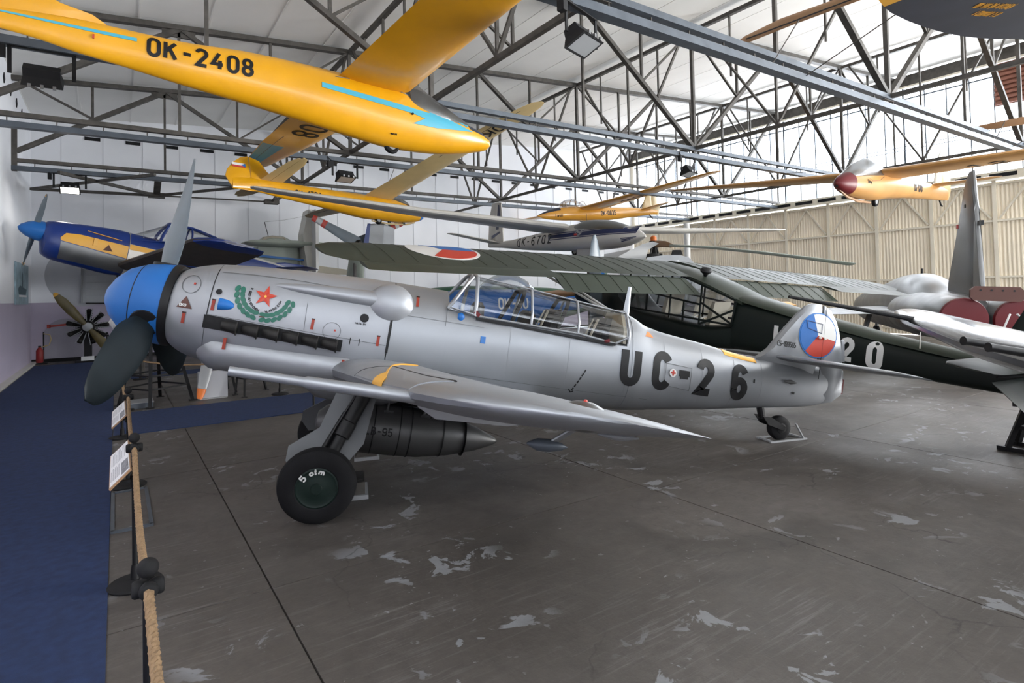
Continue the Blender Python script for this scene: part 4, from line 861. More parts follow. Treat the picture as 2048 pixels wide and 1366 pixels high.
def wheel(t, c, r_, w_, ax=(0, 1, 0), nm='wheel'): 
    o = ob(nm, MB().lathe([(-w_ * .7, r_ * .5), (-w_, r_ * .7), (-w_ * .8, r_ * .9), (0, r_), (w_ * .8, r_ * .9), (w_, r_ * .7), (w_ * .7, r_ * .5)], 28, c, ax), 'rubber', t); ob('wheel_hub', MB().lathe([(-w_ * .8, r_ * .5), (w_ * .8, r_ * .5)], 20, c, ax), 'aluminium', o); return o
def blister(name, t, x0, x1, w_, z0, zt, m, pk=.5, n=14, zfun=None):
    """canopy bubble over the fuselage deck"""
    rs = []
    for i in range(n + 1):
        u = i / n; x = lerp(x0, x1, u); k = max(.02, (math.sin(PI * (u ** (math.log(.5) / math.log(pk))))) ** .62); zb = z0 if zfun is None else zfun(x)
        rs.append([V((x, w_ * (.35 + .65 * k) * math.cos(PI * j / 12), zb + (zt - z0) * k * math.sin(PI * j / 12) ** .85)) for j in range(13)])
    return ob(name, MB().rings(rs, False, False), m, t)
# OK-2408, large yellow glider right overhead
t, b, W2 = glider('glider', 'large yellow glider OK-2408 with blue lightning stripe hung nearest overhead', pose(-1.25, 8.85, 5.2, 3.1, -2.8, -1.3),
    [(0, .05, .25, .02, .12, 2), (.42, .075, .30, -.01, .14, 2), (.9, .10, .345, -.08, .14, 2), (1.36, .135, .36, -.125, .13, 2), (1.92, .175, .38, -.19, .11, 2), (2.86, .245, .48, -.28, .10, 2), (3.6, .285, .51, -.36, .09, 2), (4.3, .31, .52, -.44, .06, 2), (5.15, .33, .50, -.51, .02, 2.05), (5.4, .33, .36, -.50, .0, 2.05), (5.9, .315, .22, -.46, -.03, 2.05), (6.4, .275, .17, -.375, -.06, 2), (6.75, .21, .10, -.28, -.08, 2), (6.92, .155, .03, -.23, -.10, 2), (7.01, .10, -.03, -.175, -.1, 2), (7.04, .04, -.07, -.13, -.1, 2)],
    [(.2, 5.30, 1.22, .46, .15, 3), (4.5, 5.14, .98, .60, .14, 2), (7.3, 5.00, .60, .74, .12, 0), (7.8, 4.95, .46, .77, .11, 0), (7.95, 4.85, .2, .78, .1, 0)],
    [(1.15, .36), (.75, .42), (.5, .52), (.3, .8), (.15, 1.32), (-.02, 1.35), (-.05, .15)], [(-.06, 1.35), (-.35, 1.3), (-.5, .9), (-.48, .35), (-.3, .05), (-.06, .12)],
    [(.05, .02, .72, .20, .1, 0), (1.2, -.08, .55, .22, .1, 0), (1.5, -.18, .32, .23, .09, 0), (1.6, -.28, .12, .23, .08, 0)], ('yellow', 'yellow', 'yellow', 'yellow'), [((5.2, 0, .5), 10.84), ((2.2, 0, .4), 10.84), ((4.7, -1.2, .5), 5.79)])
side_text(t, b, 'OK-2408', 1.60, .03, .27, -1, True, .17, .80, .34)
stripe(t, b, [(0.02, .205), (1.47, .235), (1.47, .185), (.02, .185)], -1, 'stripe_blue', 'blue_stripe')
stripe(t, b, [(3.80, .20), (5.35, .12), (5.62, .115), (5.60, .20), (6.0, .10), (6.52, -.02), (5.75, -.12), (5.30, -.13), (5.52, -.01), (5.3, .03), (3.80, .12)], -1, 'stripe_blue', 'lightning_stripe')
c2 = Body([(5.30, .27, .58, .05, .12, 2), (5.5, .285, .585, .05, .12, 2.1), (5.9, .275, .45, .05, .10, 2.1), (6.2, .245, .32, .05, .08, 2), (6.46, .20, .19, .05, .08, 2)]); ob('canopy', c2.mesh(None, None, 32, .06), 'canopy_dull', t)
for s in (1, -1): ob('canopy_trim', MB().tube([b.side(x, z, s, .006) for x, z in ((5.36, .50), (5.40, .36), (5.52, .24), (5.8, .19), (6.15, .13), (6.40, .06), (6.47, .13))], .016, 6), 'stripe_blue', t)
ob('antiglare_panel', MB().rings([[b.pt(lerp(6.46, 7.0, i / 8), R(lerp(22, 158, j / 12)), .004) for j in range(13)] + [b.pt(lerp(6.46, 7.0, i / 8), R(lerp(158, 22, j / 12)), -.003) for j in range(13)] for i in range(9)]), 'navy_paint', t)
wheel(t, (5.08, 0, -.47), .135, .05); ob('venturi', MB().tube([b.side(5.28, .02, -1, -.01), b.side(5.28, .02, -1, .03)], .018, 10), 'black', t)
ob('door_catch', MB().box(b.side(1.02, .13, -1, .01), (.02, .02, .05)), 'red', t, 0); side_text(t, b, 'OKO-215', 4.95, -.36, .025, -1, True, .2)
wing_text(t, W2, '2408', 1.5, .74, .55, 1, True, sx=1.15, wt=.13)
wing_text(t, W2, 'OK-', 6.1, .72, .42, -1, False, sx=1.0, wt=.14)
ob('blue_aileron', W2.patch(1, False, 4.7, 7.8, .50, .98, .003, 10, 4), 'stripe_blue', t)
ob('wing_root_line', MB().tube([b.side(5.32 - 1.3 * i / 14, .36 + .05 * math.sin(PI * i / 14), -1, .006) for i in range(15)], .006, 5), 'line_grey', t)
# OK-1724, yellow glider with a blue nose tip, tail towards the side wall
t, b, W2 = glider('glider', 'yellow glider OK-1724 with blue nose tip hung before the end wall', pose(2.18, 14.91, 4.54, 22, .2, -12),
    [(.1, .04, .40, .06, .2, 2), (.58, .07, .40, .06, .2, 2), (1.36, .11, .40, -.02, .18, 2), (2.53, .19, .39, -.13, .13, 2), (4.2, .29, .41, -.31, .05, 2), (5.3, .29, .40, -.32, .02, 2), (5.93, .22, .22, -.27, -.03, 2), (6.3, .14, .07, -.20, -.06, 2)],
    [(.2, 5.15, 1.12, .38, .14, 2), (3.5, 4.95, .95, .60, .13, 2), (5.6, 4.75, .6, .72, .12, 0), (6.0, 4.65, .42, .74, .1, 0), (6.15, 4.55, .15, .75, .1, 0)],
    [(1.35, .38), (1.05, .62), (.88, .86), (.62, .93), (.60, .05), (1.2, .1)], [(.595, .935), (.40, .88), (.18, .72), (.02, .52), (-.04, .36), (.05, .16), (.22, .06), (.595, .05)],
    [(.03, 1.45, .62, .38, .1, 0), (1.1, 1.35, .48, .44, .1, 0), (1.35, 1.25, .28, .46, .09, 0), (1.42, 1.15, .12, .46, .08, 0)], ('yellow', 'yellow_cream', 'yellow', 'yellow'), [((4.9, 0, .4), 15.9), ((1.7, 0, .38), 15.9)], sec=[(.2, 5.15, 1.12, .38, .14, 2), (2.4, 4.98, .8, .66, .13, 0), (3.0, 4.9, .55, .74, .12, 0), (3.2, 4.8, .25, .76, .1, 0)])
ob('nose_tip', MB().lathe([(6.28, .135), (6.42, .10), (6.52, .05), (6.57, .0)], 24, (0, 0, -.065)), 'cobalt', t)
side_text(t, b, 'OK-1724', 1.72, .02, .18, -1, True, .15, .8, .3); stripe(t, b, [(3.3, .11), (4.9, .075), (4.9, .06), (3.3, .09)], -1, 'black', 'pinstripe')
wing_text(t, W2, 'OK-', 4.9, .75, .40, -1, False, sx=1.0, wt=.13)
ob('skid', MB().tube([(6.1, 0, -.26), (5.7, 0, -.36), (5.0, 0, -.40), (4.3, 0, -.36)], .025, 8), 'yellow_cream', t)
for x in (5.6, 5.0, 4.5): ob('skid_block', MB().box((x, 0, -.34), (.1, .05, .07)), 'black', t, 0)
wheel(t, (4.55, 0, -.33), .12, .05); fl_ = ob('flag_patch', MB().box((.30, -.045, .66), (.34, .012, .09)), 'white', t, 0, 'small white red blue flag on the rudder'); ob('flag_red', MB().box((.30, -.047, .622), (.34, .012, .045)), 'red', fl_, 0); ob('flag_blue', MB().prism([(.47, .615), (.47, .705), (.36, .66)], lambda a, c: (a, -.055, c), lambda a, c: (a, -.045, c)), 'cobalt', fl_, 0)
blister('canopy', t, 5.1, 5.95, .22, .25, .46, 'canopy_dull', .4)
# OK-6702, silver white two-seater on a pedestal
t, b, W2 = glider('glider', 'silver white two-seat glider OK-6702 with dark blue stripes', pose(10.97, 17.96, 3.74, -95.8, -3.6, -1.3),
    [(.35, .05, .08, -.10, 0, 2), (1.2, .10, .08, -.12, -.02, 2), (2.92, .18, .20, -.21, -.02, 2), (4.4, .26, .33, -.255, .0, 2), (5.7, .315, .45, -.28, .03, 2), (6.6, .335, .48, -.27, .04, 2), (7.6, .30, .36, -.22, .03, 2), (8.1, .22, .26, -.14, .03, 2), (8.4, .12, .15, -.05, .03, 2), (8.56, .01, .05, .02, .03, 2)],
    [(.25, 5.75, 1.60, .36, .15, 3), (4.2, 5.92, 1.18, .50, .14, 2), (7.8, 6.12, .72, .70, .12, 0), (8.1, 6.12, .5, .72, .1, 0), (8.15, 6.0, .22, .73, .1, 0)],
    [(1.45, .05), (1.18, 1.42), (.85, 1.45), (.84, -.06)], [(.835, 1.45), (.50, 1.44), (.30, .9), (.28, .05), (.45, -.1), (.835, -.06)],
    [(.04, 1.25, .85, .05, .1, 0), (1.5, 1.0, .6, .28, .1, 0), (1.68, .92, .42, .30, .09, 0), (1.74, .8, .2, .3, .08, 0)], ('sil_white', 'sil_white', 'sil_white', 'sil_white'))
side_text(t, b, 'OK-6702', 2.72, -.13, .27, -1, True, .13, 1.15, .55, tilt=.035)
def bl(x): return .215 - .0 * x
for z0, z1, z2, z3 in ((.19, .215, .30, .32), (.07, .165, .16, .285), (.02, .045, .11, .13)): stripe(t, b, [(4.75, z1), (8.35, min(z3, .16) if z3 < .25 else lerp(z3, .2, .3)), (8.35, min(z2, .14) if z2 < .25 else lerp(z2, .18, .3)), (4.75 + .05, z0)], -1, 'navy', 'navy_stripe')
stripe(t, b, [(4.60, .30), (4.75, .04), (4.77, .04), (4.62, .30)], -1, 'navy', 'navy_stripe'); stripe(t, b, [(2.6, .17), (4.62, .285), (4.62, .27), (2.6, .158)], -1, 'navy', 'navy_stripe')
for k in range(3): stripe(t, b, [(7.95, .0 - .035 * k), (8.38 - .08 * k, .03 - .03 * k), (8.38 - .08 * k, .015 - .03 * k), (7.95, -.02 - .035 * k)], -1, 'navy', 'navy_stripe')
stripe(t, b, [(6.1, .17), (6.25, .17), (6.25, .12), (6.1, .12)], -1, 'red', 'flag_patch', .006)
for s in (1, -1): ob('fin_stripe', MB().prism([(1.22, .95), (1.12, 1.35), (1.05, 1.35), (.92, .5), (1.12, .5)], lambda a, c: (a, s * .045, c), lambda a, c: (a, s * .05, c)), 'navy', t, 0); ob('fin_stripe', MB().prism([(1.28, .40), (.60, .18), (.60, .30), (1.2, .44)], lambda a, c: (a, s * .045, c), lambda a, c: (a, s * .05, c)), 'navy', t, 0)
ob('canopy', Body([(5.9, .24, .46, .2, .25, 2), (6.3, .29, .53, .2, .25, 2), (7.0, .29, .50, .2, .25, 2), (7.6, .26, .40, .2, .24, 2), (7.95, .18, .29, .2, .23, 2)]).mesh(None, None, 28, .08), 'canopy_dull', t)
ob('rear_cabin_window', fill(circ(.21, 20, 6.3, .32), lambda a, c, o: b.side(a, min(c, b.at(a)[1] - .02), -1, .003 + o), .005, .12), 'slat_grey', t)
ob('cabin_window', fill([(7.0, .33), (7.45, .30), (7.45, .24), (7.0, .25)], lambda a, c, o: b.side(a, min(c, b.at(a)[1] - .02), -1, .003 + o), .005, .12), 'navy_paint', t)
ob('pedestal_saddle', MB().box((6.4, 0, -.34), (.75, .34, .2)), 'slat_grey', t, 0)
mw = Matrix.LocRotScale(t.location, t.rotation_euler, None); q = mw @ V((6.4, 0, -.40)); ob('pedestal_post', MB().tube([(6.4, 0, -.40), mw.inverted() @ V((q.x, q.y, 0.0))], .09, 12), 'steel', t)
qf = mw.inverted() @ V((q.x, q.y, .03)); ob('pedestal_foot', MB().lathe([(-.03, .5), (.02, .5), (.03, .12)], 24, qf, mw.inverted().to_3x3() @ V((0, 0, 1))), 'steel', t)
wheel(t, (5.75, 0, -.27), .16, .06); ob('aerial', MB().tube([(6.2, 0, .45), (6.18, 0, .72)], .008, 5), 'black', t)
# OK-0835, amber glider
t, b, W2 = glider('glider', 'amber glider OK-0835 with clear framed canopy hung before the windows', pose(21.45, 19.36, 5.75, 177.2, -5.4, .7),
    [(-.05, .05, .10, -.13, .0, 2), (.4, .08, .12, -.15, .0, 2), (1.65, .15, .25, -.20, .02, 2), (2.94, .22, .31, -.27, .0, 2), (4.13, .28, .40, -.25, .03, 2), (4.92, .29, .44, -.20, .06, 2), (5.5, .27, .42, -.17, .08, 2), (6.0, .20, .36, -.12, .09, 2), (6.5, .12, .24, -.05, .1, 2), (6.85, .02, .12, .07, .1, 2)],
    [(.2, 4.75, 1.35, .30, .15, 3), (3.5, 4.60, 1.1, .40, .14, 2), (6.5, 4.42, .65, .5, .12, 0), (7.0, 4.36, .45, .52, .1, 0), (7.15, 4.25, .2, .52, .1, 0)],
    [(.95, .12), (.75, .5), (.5, .95), (.28, 1.0), (.25, -.1)], [(.245, 1.0), (0, .95), (-.22, .6), (-.25, .1), (-.1, -.2), (.245, -.14)],
    [(.05, 1.1, .75, .12, .1, 0), (1.25, 1.0, .5, .2, .1, 0), (1.45, .9, .3, .22, .09, 0), (1.5, .8, .1, .22, .08, 0)], ('amber', 'amber', 'yellow_cream', 'yellow_cream'), [((4.4, 0, .42), 21.0), ((1.2, 0, .22), 21.0)])
side_text(t, b, 'OK-0835', 3.62, -.08, .22, 1, False, .14, .75, .3); side_text(t, b, 'Lunak', 6.05, -.02, .16, 1, False, .08, .8, .12, nm='name_script')
blister('canopy', t, 4.2, 5.75, .25, .38, .76, 'canopy', .62, 16, lambda x: .36)
for x, zt in ((5.42, .66), (4.95, .75), (4.45, .62)): ob('canopy_frame', MB().tube([(x + (.08 if x > 5.3 else 0) * math.cos(PI * j / 10), .245 * math.cos(PI * j / 10), .37 + (zt - .37) * math.sin(PI * j / 10) ** .85) for j in range(11)], .013, 6), 'wood_wing', t)
ob('nose_deck', MB().rings([[b.pt(lerp(5.75, 6.8, i / 8), R(lerp(35, 145, j / 10)), .005) for j in range(11)] + [b.pt(lerp(5.75, 6.8, i / 8), R(lerp(145, 35, j / 10)), -.003) for j in range(11)] for i in range(9)]), 'navy_paint', t)
wing_text(t, W2, '0835', 2.2, .72, .45, 1, True, sx=1.0, wt=.13, m='navy_paint'); ob('wing_panel', W2.patch(1, False, .9, 2.0, .25, .6, .004), 'cream', t)
ob('tail_skid', MB().tube([(.5, 0, -.12), (.3, 0, -.3), (.25, 0, -.33)], .03, 6), 'black', t)
# OK-1240, glider with the red nose
t, b, W2 = glider('glider', 'orange tan glider 1240 with dark red nose, facing the viewer', pose(22.64, 7.98, 4.91, 181.1, -1.6, -3.2),
    [(-.1, .05, .22, -.18, 0, 2), (.45, .08, .25, -.21, .0, 2), (1.64, .14, .30, -.22, .03, 2), (2.9, .22, .36, -.25, .03, 2), (4.39, .31, .45, -.33, .02, 2), (5.3, .34, .44, -.42, .0, 2), (6.0, .32, .38, -.40, -.02, 2), (6.6, .27, .28, -.33, -.04, 2), (6.95, .18, .16, -.24, -.05, 2), (7.15, .08, .04, -.14, -.06, 2), (7.2, .01, -.04, -.07, -.06, 2)],
    [(.22, 5.30, 1.45, .34, .15, 3), (3.6, 5.15, 1.25, .46, .14, 2), (6.6, 4.95, .75, .58, .12, 0), (7.3, 4.85, .45, .61, .1, 0), (7.5, 4.7, .18, .62, .1, 0)],
    [(.95, .25), (.80, .75), (.62, 1.20), (.45, 1.40), (.42, -.15)], [(.415, 1.40), (.2, 1.36), (-.1, 1.1), (-.35, .6), (-.4, .15), (-.2, -.18), (.415, -.2)],
    [(.05, 1.25, .85, .25, .1, 0), (1.3, 1.1, .6, .32, .1, 0), (1.6, 1.0, .36, .34, .09, 0), (1.7, .88, .14, .35, .08, 0)], ('tan_orange', 'tan_orange', 'cream', 'yellow_cream'), [((4.7, 0, .45), 10.84), ((1.4, 0, .28), 10.84)])
ob('nose_cap', b.mesh(6.62, 7.2, 30, .05, .004), 'dark_red', t); ob('nose_hook', MB().lathe([(0, .03), (.06, .035), (.07, .02)], 12, (7.10, 0, -.12)), 'black', t)
ob('canopy', Body([(4.85, .22, .48, .2, .25, 2), (5.2, .29, .66, .2, .25, 2), (5.6, .31, .70, .2, .22, 2), (6.1, .29, .58, .15, .2, 2), (6.5, .25, .36, .1, .16, 2), (6.66, .2, .26, .1, .14, 2)]).mesh(None, None, 28, .08), 'canopy_dull', t); ob('canopy_trim', MB().tube([b.side(x, z, 1, .006) for x, z in ((6.6, .25), (6.2, .22), (5.9, .05), (5.5, .08), (5.2, .2))], .01, 5), 'wood_wing', t)
ob('skid', MB().tube([(7.0, 0, -.22), (6.6, 0, -.38), (6.0, 0, -.47), (5.3, 0, -.48)], [.02, .035, .04, .03], 8), 'wood_wing', t); wheel(t, (5.0, 0, -.44), .14, .055)
side_text(t, b, 'OK-1240', 3.0, -.06, .22, 1, False, .14, .62, .22); side_text(t, b, 'Sohaj', 6.15, -.02, .10, 1, False, .1, .8, .12, nm='name_script')
wing_text(t, W2, '1240', 2.0, .70, .52, 1, True, sx=1.15, wt=.13, gap=.5); wing_text(t, W2, 'OK-', 3.4, .70, .45, -1, False, sx=1.1, wt=.13, gap=.5)
ob('tail_skid', MB().tube([(.5, 0, -.2), (.35, 0, -.36), (.25, 0, -.38)], .025, 6), 'black', t)
ob('tail_cone', MB().lathe([(-.05, .0), (.0, .02), (.05, .0)], 8, (-.1, 0, .1)), 'amber', t)
# ---------------------------------------------------------------- green high-wing liaison aircraft behind the fighter
K = thing('liaison_aircraft', 'dark green high-wing aircraft with white 20 on its flank and drooped flaps', 'aircraft', **pose(8.86, 1.68, .64, 85.8, 7.6, 1.4))
kb = Body([(-.1, .05, .22, -.02, .1, 3), (.6, .12, .20, -.10, .05, 3.5), (1.3, .20, .21, -.13, .04, 4), (2.3, .29, .28, -.18, .04, 4.5), (3.2, .36, .37, -.24, .05, 5), (4.1, .42, .47, -.30, .06, 5), (4.65, .44, .54, -.34, .07, 5)])
kc = Body([(4.64, .44, .12, -.34, -.1, 5), (5.4, .46, -.02, -.42, -.2, 5), (7.2, .45, .06, -.46, -.2, 5), (7.7, .44, .38, -.42, -.1, 4), (8.4, .38, .36, -.36, 0, 3), (9.3, .30, .30, -.26, .02, 2.6), (9.55, .2, .2, -.14, .03, 2.4)])
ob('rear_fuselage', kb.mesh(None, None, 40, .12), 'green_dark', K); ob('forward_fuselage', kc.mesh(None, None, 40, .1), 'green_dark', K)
def ksk(x, z, o=0): return kb.side(x, z, 1, .004 + o)
for ch, x0, z0, h_, sx in (('U', 3.84, -.09, .36, .8), ('C', 3.40, -.09, .36, .75), ('2', 2.80, -.10, .35, .72), ('0', 2.43, -.14, .40, .66)): ob('side_code', letter(ch, h_, .2, lambda a, c, o: ksk(x0 - a - .03, z0 + c, o), .3, sx), 'white', K)
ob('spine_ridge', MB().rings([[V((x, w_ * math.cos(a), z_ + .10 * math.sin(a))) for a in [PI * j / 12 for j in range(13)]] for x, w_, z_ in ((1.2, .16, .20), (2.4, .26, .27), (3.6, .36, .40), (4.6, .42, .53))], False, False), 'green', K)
# glazed cabin
ob('cabin_roof', MB().rings([[V((x, w_ * q, z_ - .05 * q * q)) for q in [lerp(-1, 1, j / 10) for j in range(11)]] + [V((x, w_ * q, z_ - .06 - .05 * q * q)) for q in [lerp(1, -1, j / 10) for j in range(11)]] for x, w_, z_ in ((4.5, .42, .58), (5.2, .45, .78), (5.9, .46, .95), (7.0, .46, 1.06), (7.3, .44, 1.02))]), 'green', K)
for s in (1, -1):
    zw = lambda x: lerp(.52, .98, min(1, (x - 4.6) / 1.6)); q = [(4.64, .12), (5.4, 0), (7.4, .08), (7.9, .36), (7.5, .70), (7.25, .98), (6.2, .92), (4.6, .52)]
    ob('cabin_glass', MB().add([V((a, s * .455, c)) for a, c in q], [tuple(range(8))]), 'canopy', K, 0)
    for a, c in (((4.64, .08), (4.58, .52)), ((5.35, .0), (5.35, .74)), ((5.35, .40), (4.64, .12)), ((5.35, .0), (4.62, .36)), ((6.1, .0), (6.1, .92)), ((6.75, .05), (6.75, .98)), ((5.35, .36), (7.5, .46)), ((7.4, .08), (7.25, .98)), ((7.4, .46), (7.9, .36)), ((4.62, .10), (7.4, .04)), ((4.6, .54), (6.3, .94)), ((5.75, .0), (5.75, .36))): ob('cabin_frame', MB().bar((a[0], s * .46, a[1]), (c[0], s * .46, c[1]), .02, .035), 'green_dark', K, 0)
for x in (5.35, 6.5): ob('cabin_seat', MB().prism([(x, -.2), (x + .4, -.2), (x + .4, -.1), (x + .1, -.08), (x - .05, .42), (x - .12, .42)], lambda a, c: (a, -.22, c), lambda a, c: (a, .22, c)), 'tan', K, 0)
ob('roof_lamp', MB().lathe([(0, .03), (.05, .05), (.09, .10), (.12, .11), (.16, .08), (.18, .0)], 18, (5.55, .18, .86), (-.25, .2, 1)), 'black', K)
# wing: left and right are set at slightly different heights as in the hung load
for s, z0, dz in ((1, .98, .012), (-1, .97, -.034)):
    w_ = Wing([(.42, 7.25, 1.62, z0, .13, 5), (3.5, 7.25, 1.62, z0 + dz * 3.5, .13, 5), (6.3, 7.25, 1.60, z0 + dz * 6.3, .12, 5), (6.75, 7.10, 1.40, z0 + dz * 6.75, .11, 5), (6.98, 6.75, .95, z0 + dz * 7, .09, 5), (7.05, 6.4, .4, z0 + dz * 7, .07, 5)])
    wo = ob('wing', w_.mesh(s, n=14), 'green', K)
    for i in range(17): y = .7 + i * .36; ob('wing_rib', MB().tube([w_.surf(y, f, True, s, -.001) for f in [.04 + .9 * j / 12 for j in range(13)]], .006, 5), 'green', wo)
    fw = Wing([(a[0], a[1] - .985 * a[2] * math.cos(R(5)), .52, a[3] - a[2] * math.sin(R(5)) - .03, .10, 30) for a in [w_.at(.62), w_.at(3.55)]]); fo = ob('flap', fw.mesh(s, n=8), 'green', K)
    for i in range(9): y = .75 + i * .33; ob('flap_rib', MB().tube([fw.surf(y, f, True, s, .002) for f in [.06 + .88 * j / 8 for j in range(9)]], .006, 5), 'green', fo)
    aw = Wing([(a[0], a[1] - .985 * a[2] * math.cos(R(5)), .46, a[3] - a[2] * math.sin(R(5)) - .01, .10, 8) for a in [w_.at(3.62), w_.at(6.3), w_.at(6.6)]]); ob('aileron', aw.mesh(s, n=8), 'green', K)
    ob('slat', w_.mesh(s, .7, 6.4, 8, 0, .10, .05) if 0 else MB().tube([w_.surf(y, .0, True, s, .03) + V((.08, 0, -.02)) for y in (.7, 3.5, 6.3)], .05, 8, .5), 'green', K)
    for xa, xb in ((7.0, 6.9), (6.2, 6.85)): ob('wing_strut', MB().tube([w_.surf(3.3, .2 if xa > 6.5 else .6, False, s, -.01), (xb, s * .44, -.38)], .03, 8, .6), 'sil_white', K)
    if s > 0:
        def wfm(a, c, o): return w_.surf(5.05 + a, .44 - c / 1.6, True, 1, .005 + o)
        ro = ob('wing_roundel', fill(circ(.60, 40), wfm, .004, .16), 'white', K)
        ob('roundel_red', fill([(0, 0)] + [(.55 * math.cos(R(q)), .55 * math.sin(R(q))) for q in range(-175, -54, 8)][::-1], lambda a, c, o: wfm(a, c, o + .005), .004, .14), 'star_red', ro); ob('roundel_blue', fill([(0, 0)] + [(.55 * math.cos(R(q)), .55 * math.sin(R(q))) for q in range(65, 186, 8)], lambda a, c, o: wfm(a, c, o + .005), .004, .14), 'cobalt', ro)
    else: ob('wing_tip_lamp', MB().lathe([(0, .02), (.06, .025), (.1, 0)], 10, w_.P(7.0, .3, 0, s), (0, -1, 0)), 'black', K)
# tail: fin, fixed tailplane, drooped elevator, stand under the tail
ob('fin', MB().plate([(1.15, .18), (.86, .9), (.70, 1.3), (.3, 1.38), (.28, .05)], lambda a, c, o: V((a, o, c)), .08, .8, .3), 'green_dark', K); ob('rudder', MB().plate([(.275, 1.38), (-.1, 1.35), (-.3, .9), (-.3, .2), (-.1, -.1), (.275, .0)], lambda a, c, o: V((a, o, c)), .06, .8, .3), 'green_dark', K)
ks = Wing([(.1, 1.12, .70, .30, .07, 0), (1.5, .95, .60, .36, .07, 0), (1.75, .85, .5, .37, .06, 0), (1.82, .7, .3, .37, .05, 0)]); ke = Wing([(.15, .46, .55, .26, .09, 38), (1.55, .42, .52, .28, .09, 38), (1.85, .40, .40, .29, .08, 38), (1.95, .34, .2, .29, .06, 38)])
for s in (1, -1):
    ob('tailplane', ks.mesh(s, n=8), 'green', K); ob('elevator', ke.mesh(s, n=8), 'green_dark', K)
    ob('tail_strut', MB().tube([(.75, s * 1.05, .33), (.95, s * .10, .85)], .012, 6), 'white', K); ob('control_rod', MB().tube([(.6, s * 1.2, .25), (.35, s * .6, .30), (.2, s * .15, .28)], .014, 6), 'black', K)
    ob('main_leg', MB().tube([(7.3, s * .45, -.35), (7.2, s * 1.1, -1.05)], .05, 8), 'green_dark', K); wheel(K, (7.2, s * 1.2, -1.22 - .16 * s * 0), .28, .09)
    ob('gear_strut', MB().tube([(7.1, s * .45, .45), (7.2, s * 1.05, -1.0)], .035, 8), 'green_dark', K)
mwk = Matrix.LocRotScale(K.location, K.rotation_euler, None); mi = mwk.inverted(); a = mwk @ V((.72, 0, -.10))
sd = thing('tail_stand', 'black steel stand with a caster holding up the green aircraft tail', 'stand', (a.x, a.y, 0))
for s in (1, -1): ob('leg', MB().bar((s * .18, -.16, .02), (s * .08, 0, a.z - .10), .05, .05), 'black', sd, 0); ob('leg', MB().bar((s * .18, .16, .02), (s * .08, 0, a.z - .10), .05, .05), 'black', sd, 0); ob('base_rail', MB().bar((s * .18, -.25, .03), (s * .18, .25, .03), .06, .05), 'black', sd, 0)
ob('saddle', MB().box((0, 0, a.z - .08), (.3, .2, .05)), 'black', sd, 0); ob('cross_bar', MB().bar((-.2, 0, .3), (.2, 0, .3), .04, .04), 'black', sd, 0); wheel(sd, (0.0, -.12, .13), .12, .04, (1, 0, 0), 'caster')
ob('propeller', MB().rings([[V((9.62, y_, .03)) + V((.03 * math.cos(2 * PI * j / 10), 0, .09 * k * math.sin(2 * PI * j / 10))) for j in range(10)] for y_, k in ((-1.15, .5), (-.65, 1.1), (-.1, .6), (.1, .6), (.65, 1.1), (1.15, .5))]), 'wood_wing', K)
# ---------------------------------------------------------------- silver aircraft whose wing reaches in from outside the picture
J = thing('silver_attack_aircraft', 'polished metal aircraft wing with two gun barrels reaching in from the picture edge', 'aircraft', (4.1, -1.67, 0), (0, R(-8), R(150)))
jw = Wing([(.5, 1.15, 2.3, 1.02, .17, 0), (2.0, .98, 2.1, 1.18, .17, 0), (4.0, .55, 1.75, 1.42, .165, 0), (5.3, .1, 1.35, 1.62, .15, 0), (5.85, -.22, 1.0, 1.72, .13, 0), (6.1, -.45, .6, 1.765, .11, 0), (6.2, -.62, .25, 1.775, .09, 0)])
jb = Body([(-6.2, .06, 2.6, 2.2, 2.4, 2), (-2.5, .42, 2.4, 1.2, 1.8, 2.2), (0, .62, 2.35, .72, 1.4, 2.3), (1.6, .55, 2.0, .75, 1.3, 2.2), (2.4, .3, 1.6, 1.0, 1.25, 2)])
ob('fuselage', jb.mesh(None, None, 30, .25), 'polished', J)
for s in (1, -1):
    ob('wing', jw.mesh(-s, n=18), 'polished', J); ob('main_leg', MB().tube([(.75, s * 1.3, 1.0), (.75, s * 1.3, .27)], .06, 10), 'black', J); wheel(J, (.75, s * 1.3, .26), .36, .12)
ob('tail_wheel', MB().lathe([(-.05, .08), (0, .14), (.05, .08)], 20, (-5.6, 0, .93), (0, 1, 0)), 'rubber', J); ob('tail_leg', MB().tube([(-5.6, 0, .93), (-5.4, 0, 2.2)], .04, 8), 'black', J)
ob('fin', MB().plate([(-4.6, 2.4), (-5.4, 3.8), (-6.0, 3.9), (-6.3, 2.3)], lambda a, c, o: V((a, o, c)), .1), 'polished', J)
for y, L_ in ((3.1, .60), (2.88, .58)): p = jw.P(y, .02, 0, -1); ob('gun_barrel', MB().tube([p + V((-.2, 0, .10)), p + V((L_, 0, .13)), p + V((L_ + .04, 0, .13))], [.032, .026, .03], 12), 'black', J)
p = jw.P(5.15, .05, 0, -1); ob('pitot_boom', MB().tube([p + V((-.3, 0, .02)), p + V((.25, 0, .06)), p + V((1.35, 0, .12))], [.035, .025, .016], 10), 'black', J)
ob('static_wire', MB().tube([jw.P(6.1, .5, 0, -1), jw.P(6.1, .5, 0, -1) + V((-.02, 0, -.42))], .006, 5), 'cream', J); ob('fuel_cap', MB().tube([jw.surf(3.4, .3, True, -1, -.01), jw.surf(3.4, .3, True, -1, .02)], .02, 8), 'black', J)
ob('tie_down', MB().lathe([(-.03, .01), (0, .015), (.04, .008)], 8, jw.P(5.3, .5, -.07, -1)), 'cobalt', J)
